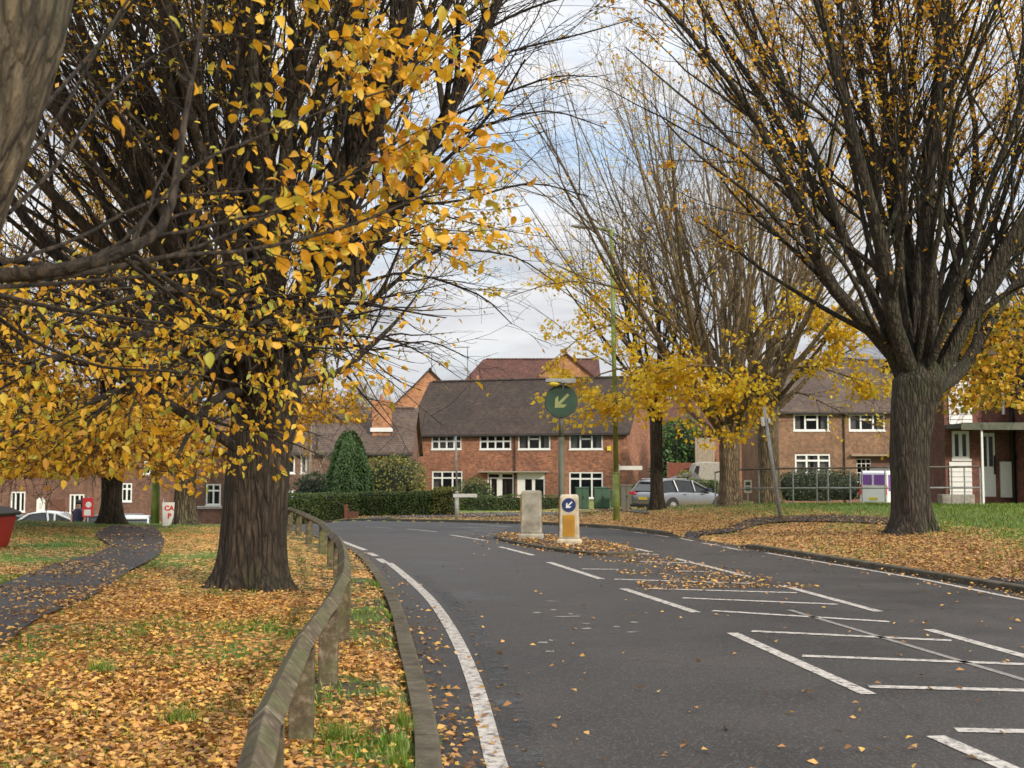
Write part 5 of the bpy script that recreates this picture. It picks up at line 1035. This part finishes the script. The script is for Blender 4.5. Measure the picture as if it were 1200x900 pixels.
# van
D = 60; x = W(1026, 552, D)[0]; t = thing('parked_van', (19.95, 61, gh(19.5, 61)), 'white van with purple side panel and roof ladder, parked beyond the railing', 'van', rz=rad(32))
vp = simple('van_white', (.72,.73,.75), .35, 0, .05, 3, 0); pu = simple('purple_vinyl', (.2,.07,.36), .4, 0, .1, 3, 0)
prof = [(-2.3,.35),(2.2,.35),(2.4,.6),(2.35,.95),(1.6,1.12),(1.0,1.85),(.7,1.93),(-2.1,1.95),(-2.28,1.85)]
MB().prism(prof, -.88, .88).build('body', vp, t, bevel=.07)
m_ = MB(); m_.prism([(-2.2,.95),(.6,.95),(.6,1.75),(-2.2,1.75)], -.905, -.882); m_.build('purple_side_panel', pu, t); m_ = MB(); m_.prism([(-2.2,.95),(.6,.95),(.6,1.75),(-2.2,1.75)], .882, .905); m_.build('purple_side_panel', pu, t)
m_ = MB(); m_.prism([(.75,1.15),(1.5,1.15),(1.0,1.75),(.75,1.75)], -.9, -.883); m_.build('side_window', MT['carglass'], t); m_ = MB(); m_.prism([(.75,1.15),(1.5,1.15),(1.0,1.75),(.75,1.75)], .883, .9); m_.build('side_window', MT['carglass'], t)
m_ = MB(); m_.add([(1.62,-.8,1.15),(1.62,.8,1.15),(1.06,.75,1.82),(1.06,-.75,1.82)], [(0,1,2,3)]); m_.build('windscreen', MT['carglass'], t, loc=(.02,0,.02))
for s in (-1, 1):
    m_ = MB(); m_.box(-2.325, -2.285, min(s*.08, s*.75), max(s*.08, s*.75), 1.25, 1.75); m_.build('rear_window', pu, t); m_ = MB(); m_.box(-2.33, -2.28, min(s*.76, s*.87), max(s*.76, s*.87), .75, 1.25); m_.build('tail_light', MT['signred'], t)
    m_ = MB(); m_.box(2.3, 2.42, min(s*.5, s*.84), max(s*.5, s*.84), .72, .92); m_.build('headlight', MT['galv'], t, bevel=.02)
    for xx in (-1.5, 1.5): wh = MB().cyl((xx, s*.68, .32), (xx, s*.895, .32), .32, n=24).build('wheel', MT['dark'], t); m_ = MB(); m_.cyl((xx, s*.88, .32), (xx, s*.9, .32), .19, n=16); m_.build('rim', MT['galv'], wh)
m_ = MB(); [m_.cyl((-1.9, y, 2.12), (1.0, y, 2.12), .03, n=6) for y in (-.5, .5)]; [m_.cyl((xx, -.7, 2.03), (xx, .7, 2.03), .025, n=6) for xx in (-1.7, -.5, .6)]; [m_.cyl((-1.8+k*.3, -.5, 2.12), (-1.8+k*.3, .5, 2.12), .02, n=6) for k in range(9)]; [m_.cyl((xx, s*.65, 1.93), (xx, s*.65, 2.05), .03, n=6) for xx in (-1.7,.6) for s in (-1,1)]; m_.build('roof_ladder', MT['galv'], t)
m_ = MB(); m_.box(-2.34, -2.3, -.26, .26, .52, .63); m_.build('number_plate', MT['lampyellow'], t)

# ------------------------------------------------------------------ knee rail fence
fp = [(-.62,2.6),(-.93,4.6)]+[tuple(G(px, py, GH)[:2]) for px, py in [(353,869),(384.5,801),(401,753)]]+[(-1.72,12.4),(-2.0,14.3),(-2.35,16.3)]+[tuple(G(px, py, GH)[:2]) for px, py in [(388.5,667),(378,649),(362,638),(350,628),(340,622.5),(331,619),(322,616)]]
fp += [(fp[-1][0]-1.3, fp[-1][1]+1.9), (fp[-1][0]-2.8, fp[-1][1]+3.4)]
t = thing('knee_rail_fence', (fp[2][0], fp[2][1], gh(*fp[2])), 'low mossy wooden knee rail fence curving along the left verge', 'fence'); base = Vector(t.location)
PH = .5
rnd = random.Random(3); tops = []
for x, y in fp: tops.append(Vector((x, y, gh(x, y)+PH+rnd.uniform(-.015, .015)))-base)
for i, p in enumerate(tops):
    q = tops[min(i+1, len(tops)-1)]-tops[max(i-1, 0)]; a = math.atan2(q.y, q.x); c, s = math.cos(a), math.sin(a); w = .066; m_ = MB()
    # V-notched post
    prof = [(-w,-.75),(w,-.75),(w,.02),(0,-.06),(-w,.02)]
    vs = []
    for e in (-w, w):
        for u, z in prof: vs.append((p.x+e*c-u*s, p.y+e*s+u*c, p.z+z))
    m_.add(vs, [(4,3,2,1,0),(5,6,7,8,9)]+[(k, (k+1) % 5, 5+(k+1) % 5, 5+k) for k in range(5)]); m_.build('post', MT['timber'], t, bevel=.008)
for i in range(len(tops)-1):
    a, b_ = tops[i], tops[i+1]; d = (b_-a).normalized(); a = a+d*.003; b_ = b_-d*.003; u = Vector((-d.y, d.x, 0)).normalized(); v = d.cross(u)*-1; v = Vector((0,0,1))-d*d.z; v.normalize(); R_ = .07
    n = 10; rings = []; dip = rnd.uniform(-.008, .008)
    for k in range(n+1):
        c = a+(b_-a)*(k/n)+Vector((0, 0, dip*math.sin(k/n*math.pi)+.03)); rr = [(R_*.93-.004*k/n)*(1+.05*mnoise.noise((k*.7+i*5, j*3.1, 0))) for j in range(4)]
        rings.append([c+u*rr[0], c+v*rr[1], c-u*rr[2], c-v*rr[3]])
    m_ = MB(); m_.loft(rings, cap=False); m_.add(rings[0], [(0,1,2,3)], 1); m_.add(rings[-1], [(3,2,1,0)], 1); m_.build('rail', [MT['timber'], MT['endgrain']], t, bevel=.006)

# ------------------------------------------------------------------ steel railing on the right
t = None; rp = [(838,594,41),(849,612-17,39.5),(889,594,38.5),(910,593,38),(929,592,37.7),(957,591,37.4),(970,591,37.2),(996,590.5,37),(1010,590,36.8),(1037,589.5,36.5),(1060,589,36.3),(1085,588.5,36),(1115,588,35.8),(1130,588,35.6),(1148,587.5,35.5)]
P_ = [np.array([W(px, 552, D)[0], D, 0]) for px, py, D in rp]
for q in P_: q[2] = gh(q[0], q[1])
t = thing('pedestrian_railing', P_[0], 'long steel handrail with dark top rail running behind the right grass verge', 'railing'); b_ = Vector(P_[0])
T_ = [Vector(q)+Vector((0,0,1.12 if i else 1.12))-b_ for i, q in enumerate(P_)]
for i, q in enumerate(P_): c = Vector(q)-b_; m_ = MB(); m_.cyl(c-Vector((0,0,.2)), T_[i]-Vector((0,0,.03)), .025, n=8); m_.build('post', MT['galv'], t)
m_ = MB(); [m_.cyl(T_[i], T_[i+1], .03, n=8) for i in range(len(T_)-1)]; m_.build('top_rail', MT['galvd'], t)
dz = Vector((0,0,-.62)); m_ = MB(); [m_.cyl(T_[i]+dz, T_[i+1]+dz, .028, n=8) for i in range(1, len(T_)-1)]; m_.build('mid_rail', MT['galv'], t)

# ------------------------------------------------------------------ street furniture
def at(px, D): x = float(W(px, 552, D)[0]); return (x, float(D), gh(x, D))
# lamp post
x, y, z = at(722, 36.5); t = thing('street_lamp', (x, y, z), 'tall green street lamp post with thick mossy base, right of the keep left bollard', 'street lamp')
MB().cyl((0,0,-.2),(0,0,1.4), .105, n=20).cyl((0,0,1.4),(0,0,1.5), .105,.06, n=20).build('base', MT['polegreen'], t, True)
MB().cyl((0,0,1.45),(-.1,0,8.95), .078,.055, n=16).build('pole', MT['polegreen'], t, True)
MB().cyl((-.1,0,8.9),(-.55,0,9.0), .03,.03, n=10).build('arm', MT['polegreen'], t)
MB().loft([[(-.5,-.05,8.98),(-.5,.05,8.98),(-.5,.05,9.06),(-.5,-.05,9.06)],[(-.8,-.13,8.97),(-.8,.13,8.97),(-.8,.1,9.1),(-.8,-.1,9.1)],[(-1.2,-.1,9.0),(-1.2,.1,9.0),(-1.2,.07,9.09),(-1.2,-.07,9.09)],[(-1.35,-.03,9.03),(-1.35,.03,9.03),(-1.35,.02,9.07),(-1.35,-.02,9.07)]]).build('lamp_head', MT['galv'], t, True)
# finger sign behind lamp post
x, y, z = at(737, 50); t = thing('street_name_sign', (x, y, z), 'narrow white finger sign on a thin post just right of the green lamp post', 'sign'); MB().cyl((-.42,0,-.2),(-.42,0,2.05), .03).build('post', MT['galv'], t); MB().box(-.4,.56,-.015,.015,1.8,1.97).build('sign_panel', MT['signwhite'], t)
# thin grey post with name plate
x, y, z = at(535.5, 45); t = thing('sign_post', (x, y, z), 'thin grey post with thick base holding a white street name plate, by the hedge', 'post')
MB().cyl((0,0,-.3),(0,0,.95), .075, n=14).cyl((0,0,.95),(0,0,1.05), .075,.035, n=14).build('base', MT['galv'], t, True); MB().cyl((0,0,1.0),(-.05,0,3.1), .034).build('pole', MT['galv'], t, True); MB().box(-.14,.76,-.09,-.06,.82,.95).build('name_plate', MT['signwhite'], t)
# bollards
def bollard(loc, hgt, w, label, signed, rz=0):
    t = thing('traffic_bollard', loc, label, 'bollard', rz=rz); d = w*.62
    def ring(hw, hd, z): return [(-hw,-hd,z),(hw,-hd,z),(hw,hd,z),(-hw,hd,z)]
    MB().loft([ring(w/2+.06, d/2+.05, -.02), ring(w/2+.06, d/2+.05, .09), ring(w/2+.02, d/2+.02, .13)]).build('base', MT['cream' if signed else 'stone'], t, bevel=.012)
    MB().loft([ring(w/2+.015, d/2+.01, .13), ring(w/2, d/2, .5), ring(w/2-.005, d/2, hgt-.05), ring(w/2-.03, d/2-.03, hgt)]).build('body', MT['cream' if signed else 'stone'], t, bevel=.025)
    if signed:
        r = w*.36; zc = hgt-r-.075; m_ = MB(); m_.cyl((0,-d/2-.003,zc),(0,-d/2-.014,zc), r, n=32); sg = m_.build('sign_face', MT['bluesign'], t)
        arrow(sg, r, (0, -d/2-.02, zc), MT['signwhite'])
        m_ = MB(); m_.box(-w*.31, w*.31, -d/2-.016, -d/2-.002, .17, .17+hgt*.43); m_.build('reflector', MT['amber'], t, bevel=.004)
        m_ = MB(); m_.box(-w/2-.012, -w/2-.002, -d*.4, d*.4, .2, hgt-.1); m_.build('side_reflector', MT['amber'], t)
    else:
        m_ = MB(); m_.box(-w/2-.014, -w/2-.002, -d*.42, d*.42, .16, hgt-.08); m_.build('side_reflector', MT['amber'], t)
    return t
def arrow(parent, r, c, mat):
    # down-left arrow, in local xz
    pts = [(-.08,.62),(.08,.62),(.08,-.12),(.36,.14),(.36,-.1),(0,-.5),(-.36,-.1),(-.36,.14),(-.08,-.12)]
    a = rad(-45); q = []
    for u, v in pts:
        u *= r*1.15; v = (v-.05)*r*1.15; q.append((c[0]+u*math.cos(a)-v*math.sin(a)*-1*-1, c[2]+u*math.sin(a)+v*math.cos(a)))
    m_ = MB(); m_.prism(q, c[1], c[1]+.008); m_.build('arrow', mat, parent)
x, y = W(667, 552, 25.3)[:2]; bollard((x, y, .06), 1.05, .4, 'cream keep left bollard with blue arrow disc and amber plate, nearer end of the island', True, rad(-6))
x, y = W(623, 552, 27.4)[:2]; bollard((x, y, .06), 1.1, .45, 'blank weathered grey bollard at the farther end of the island', False, rad(-10))
# tall round sign behind the bollards
x, y = W(658, 552, 27.0)[:2]; t = thing('keep_left_sign', (x, y, .06), 'round algae green arrow sign on a tall pole with a small lamp above', 'sign')
MB().cyl((0,0,0),(0,0,2.3), .07, n=14).build('base', MT['poledark'], t, True); MB().cyl((0,0,2.3),(0,0,2.85), .055, n=14).build('pole', MT['poledark'], t, True)
zc = 1.5+(552-468.5)/1400*27+.0; m_ = MB(); m_.cyl((0,-.09,zc),(0,-.07,zc), .36, n=40); f = m_.build('sign_face', MT['greensign'], t); m_ = MB(); m_.cyl((0,-.066,zc),(0,-.03,zc), .375, n=40); m_.build('sign_back', MT['poledark'], t); arrow(f, .34, (0,-.1,zc), MT['arrowg'])
m_ = MB(); m_.cyl((0,0,2.8),(0,0,zc+.3), .04, n=10); m_.build('pole', MT['poledark'], t); m_ = MB(); m_.box(-.02,.32,-.26,-.12,zc+.4,zc+.5); m_.box(-.36,-.02,-.28,-.1,zc+.42,zc+.5); m_.cyl((.05,-.18,zc+.4),(.02,0,zc+.2),.02); m_.build('lamp_housing', MT['galv'], t, bevel=.02)
m_ = MB(); m_.loft([[(-.18+.14*k_*math.cos(a), -.19+.09*k_*math.sin(a), zc+z_) for a in np.linspace(0, 6.28, 12, endpoint=False)] for k_, z_ in ((.5,.33),(1,.37),(1,.418))]); m_.build('lamp_lens', MT['lampyellow'], t, True)
# leaning sign post on the right
x, y, z = at(914, 31); t = thing('leaning_sign_post', (x, y, z-.05), 'grey metal post leaning left, small white bracket near its top, by the footpath', 'post', ry=rad(-7.5)); MB().cyl((0,0,-.2),(0,0,2.95), .045,.04, n=12).build('post', MT['galv'], t, True); MB().box(-.13,-.045,-.05,.05,2.45,2.68).build('bracket_box', MT['signwhite'], t, bevel=.01); MB().box(.04,.1,-.06,.02,2.5,2.64).build('bracket', MT['signwhite'], t)
# small white notice on the green under the far tree
x, y, z = at(876, 45); t = thing('small_sign', (x, y, z), 'small green and white notice on a short post behind the railing', 'sign'); MB().cyl((0,0,-.2),(0,0,.95), .03).build('post', MT['galv'], t); MB().box(-.14,.14,-.05,-.035,.62,1.1).build('sign_panel', MT['signwhite'], t); MB().box(-.09,.09,-.058,-.051,.7,.84).box(-.09,.09,-.058,-.051,.9,1.03).build('sign_marking', MT['cabgreen'], t)
# utility cabinets
def cab(px0, px1, D, h, mat, label, dep=.5):
    a = W(px0, 552, D)[0]; b_ = W(px1, 552, D)[0]; z = gh(a, D); w = b_-a; t = thing('utility_cabinet', (a, D, z), label, 'cabinet')
    MB().box(.0, w, 0, dep, .06, h-.06).build('body', mat, t, bevel=.02); MB().box(-.03, w+.03, -.03, dep+.03, h-.058, h).build('lid', mat, t, bevel=.02); MB().box(.03, w-.03, .02, dep, -.1, .058).build('plinth', MT['concrete'], t)
    MB().box(w*.5-.006, w*.5+.006, -.012, -.001, .12, h-.1).box(.04, w-.04, -.012, -.001, .1, .115).box(w*.55, w*.55+.03, -.03, -.001, h*.5, h*.5+.12).build('door_seam', MT['dark'], t)
cab(675, 690, 60, 1.15, MT['cabgreen'], 'green utility cabinet at the left of the row, partly behind the keep left bollard')
cab(696.5, 714.5, 60, 1.13, MT['cabgreen'], 'wide green utility cabinet just left of the green lamp post')
cab(715.8, 721, 62, .95, MT['cabgreen'], 'small dark green cabinet tucked behind the green lamp post')
cab(727.5, 740, 58.5, 1.25, MT['cabbrown'], 'brown cabinet between the lamp post and the tail of the estate car')
# red bin
x, y, z = at(-13, 20.2); t = thing('grit_bin', (x, y, z), 'red plastic bin with black lid at the left edge of the grass', 'bin', rz=rad(-4), ry=rad(3))
def rg(hw, hd, z, dx=0): return [(dx-hw,-hd,z),(dx+hw,-hd,z),(dx+hw,hd,z),(dx-hw,hd,z)]
MB().loft([rg(.26,.22,0), rg(.28,.25,.1), rg(.33,.33,.55)]).build('body', MT['red'], t, bevel=.03); MB().loft([rg(.37,.37,.55), rg(.39,.39,.6), rg(.28,.3,.68,-.08), rg(.12,.12,.71,-.14)]).build('lid', MT['blacklid'], t, bevel=.02); MB().box(-.34,.34,-.345,-.325,.46,.52).build('rim', MT['red'], t)
x, y, z = at(2, 24.5); t = thing('thin_pole', (x, y, z), 'thin pale pole leaning beside the red bin', 'pole', ry=rad(-4)); MB().cyl((0,0,-.2),(0,0,1.85), .035, .028).build('shaft', MT['signwhite'], t); MB().cyl((0,0,1.85),(0,0,1.9), .04,.02).build('cap', MT['galv'], t)
# left lamp post, banner, red sign
x, y, z = at(183, 34); t = thing('street_lamp', (x, y, z), 'green street lamp with thick base between the golden tree and the white banner', 'street lamp'); MB().cyl((0,0,-.2),(0,0,1.5), .12, n=16).cyl((0,0,1.5),(0,0,1.6), .12,.06).build('base', MT['polegreen'], t, True); MB().cyl((0,0,1.55),(0,0,6.5), .06,.045).build('pole', MT['polegreen'], t, True); MB().cyl((0,0,6.45),(.5,0,6.55), .03).build('arm', MT['polegreen'], t); MB().loft([rg(.06,.05,6.5,.5), rg(.12,.1,6.55,.75), rg(.05,.04,6.6,.8)]).build('lamp_head', MT['galv'], t)
def text(parent, s, loc, size, mat, name='lettering'):
    cu = bpy.data.curves.new(name, 'FONT'); cu.body = s; cu.size = size; cu.extrude = .004; cu.align_x = 'CENTER'; cu.offset = .006
    o = bpy.data.objects.new('tmp', cu); COL.objects.link(o); dg = bpy.context.evaluated_depsgraph_get(); me = bpy.data.meshes.new_from_object(o.evaluated_get(dg)); bpy.data.objects.remove(o)
    me.materials.clear(); me.materials.append(mat); o = bpy.data.objects.new(name, me); link(o, parent); o.location = loc; o.rotation_euler = (math.pi/2, 0, 0); return o
x, y, z = at(198, 30.5); t = thing('banner_sign', (x, y, z), 'white banner with red letters CA propped by the pale fluted trunk', 'sign')
MB().prism([(-.15,.6),(-.13,.0),(-.03,-.02),(.08,.05),(.14,.25),(.16,.6)], -.012, .012).build('banner_panel', MT['signwhite'], t); text(t, 'CA', (.03,-.016,.4), .17, MT['signred']); text(t, 'P', (.04,-.016,.2), .18, MT['signred']); MB().cyl((-.14,.04,-.2),(-.14,.04,.7), .02).build('stake', MT['galv'], t)
x, y, z = at(104, 44); t = thing('roadside_sign', (x, y, z), 'red sign with a white patch standing above the parked cars at left', 'sign'); MB().cyl((0,.03,-.2),(0,.03,1.9), .03).build('post', MT['galv'], t); MB().box(-.2,.2,-.015,.015,1.15,1.85).build('sign_panel', MT['signred'], t, bevel=.01); MB().box(-.13,.12,-.022,-.016,1.2,1.42).cyl((.03,-.016,1.6),(.03,-.022,1.6),.11,n=16).build('sign_marking', MT['signwhite'], t)
# low brick wall piece by banner, guardrail posts, gap post
x, y, z = at(230, 44); t = thing('brick_wall', (x, y, z), 'low brick planter with stone cap behind the crest, right of the pale fluted trunk', 'wall'); MB().box(0,1.0,0,.5,0,1.25).build('wall', MT['br_br'], t); MB().box(-.06,1.06,-.06,.56,1.252,1.34).build('coping', MT['concrete'], t)
x, y, z = at(404, 50.5); t = thing('gap_post', (x, y, -.7), 'short brown gap post between the two clipped hedges', 'post'); MB().box(0,.13,0,.13,-.2,.85).prism([(0,.85),(.13,.85),(.065,.92)],0,.13).build('shaft', MT['fencered'], t); MB().box(.13,.6,.03,.09,.1,.6).build('board', MT['door_in'], t)
# tv aerials on the roofs
for px, py, D, lb in ((548, 406, 104, 'tv aerial on a thin mast above the brown ridge, left of the red tiled roof'),(506, 412, 108, 'tv aerial above the orange gable end')):
    p = W(px, py, D); t = thing('tv_aerial', (p[0], D, p[2]-3), lb, 'aerial'); MB().cyl((0,0,-.6),(0,0,3), .035, n=6).build('mast', MT['poledark'], t); m_ = MB(); m_.cyl((-1.2,0,2.9),(.2,0,2.95), .03, n=6); [m_.cyl((-1.1+k*.2,-.2,2.9),(-1.1+k*.2,.2,2.9), .02, n=6) for k in range(6)]; m_.build('aerial_head', MT['poledark'], t)
# broken gap: drain cover in road
mb = MB(); c = G(452, 905, GH)

# ------------------------------------------------------------------ sky and sun
w_ = bpy.data.worlds.new('World'); SC.world = w_; w_.use_nodes = True; t = w_.node_tree; bg = t.nodes['Background']
EL, AZ = rad(28), rad(140)      # azimuth clockwise from +Y: sun to the right and slightly behind the camera
sk = N(t, 'ShaderNodeTexSky'); sk.sky_type = 'NISHITA'; sk.sun_disc = False; sk.sun_elevation = EL; sk.sun_rotation = AZ; sk.air_density = 1.1; sk.dust_density = 1.5
co = N(t, 'ShaderNodeTexCoord'); mp = N(t, 'ShaderNodeMapping'); mp.inputs['Scale'].default_value = (1.6, 1.6, 5.0); mp.inputs['Location'].default_value = (.4, .3, .2); t.links.new(co.outputs['Generated'], mp.inputs[0])
n = N(t, 'ShaderNodeTexNoise', Scale=1.9, Detail=9.0, Roughness=.58); n.inputs['Distortion'].default_value = .3; t.links.new(mp.outputs[0], n.inputs['Vector'])
f = rampn(t, [(.3, (.25,.25,.25)), (.5, (1,1,1))], n.outputs[0])
n2 = N(t, 'ShaderNodeTexNoise', Scale=2.6, Detail=7.0, Roughness=.6); mp2 = N(t, 'ShaderNodeMapping'); mp2.inputs['Scale'].default_value = (1.3, 1.3, 6); mp2.inputs['Location'].default_value = (2.4, 1.3, .7); t.links.new(co.outputs['Generated'], mp2.inputs[0]); t.links.new(mp2.outputs[0], n2.inputs['Vector'])
cc = rampn(t, [(.36, (4.1,4.2,4.55)), (.48, (6.3,6.4,6.6)), (.62, (8,8,8))], n2.outputs[0])
br = N(t, 'ShaderNodeMix'); br.data_type = 'RGBA'; br.blend_type = 'MULTIPLY'; br.inputs[0].default_value = 1; t.links.new(sk.outputs[0], br.inputs[6]); br.inputs[7].default_value = (1.9,1.9,1.9,1)
sz = N(t, 'ShaderNodeSeparateXYZ'); t.links.new(co.outputs['Generated'], sz.inputs[0])
el = rampn(t, [(0, (.7,.71,.73)), (.22, (.88,.88,.89)), (.42, (1,1,1)), (.7, (1.7,1.7,1.65))], sz.outputs[2])
m3_ = N(t, 'ShaderNodeMix'); m3_.data_type = 'RGBA'; m3_.blend_type = 'MULTIPLY'; m3_.inputs[0].default_value = 1
t.links.new(mixc(t, f.outputs[0], br.outputs[2], cc.outputs[0]), m3_.inputs[6]); t.links.new(el.outputs[0], m3_.inputs[7]); t.links.new(m3_.outputs[2], bg.inputs[0]); bg.inputs[1].default_value = .1
sd = bpy.data.lights.new('sun', 'SUN'); so_ = bpy.data.objects.new('sun', sd); COL.objects.link(so_); sd.energy = 2.6; sd.angle = rad(6); sd.color = (1, .9, .74)
dv = Vector((math.sin(AZ)*math.cos(EL), math.cos(AZ)*math.cos(EL), math.sin(EL))); so_.rotation_euler = (dv).to_track_quat('Z', 'Y').to_euler()
SC.view_settings.view_transform = 'Standard'; SC.view_settings.look = 'None'; SC.view_settings.gamma = 1; SC.view_settings.exposure = .5
SC.cycles.max_bounces = 6; SC.cycles.transparent_max_bounces = 12; SC.cycles.diffuse_bounces = 3
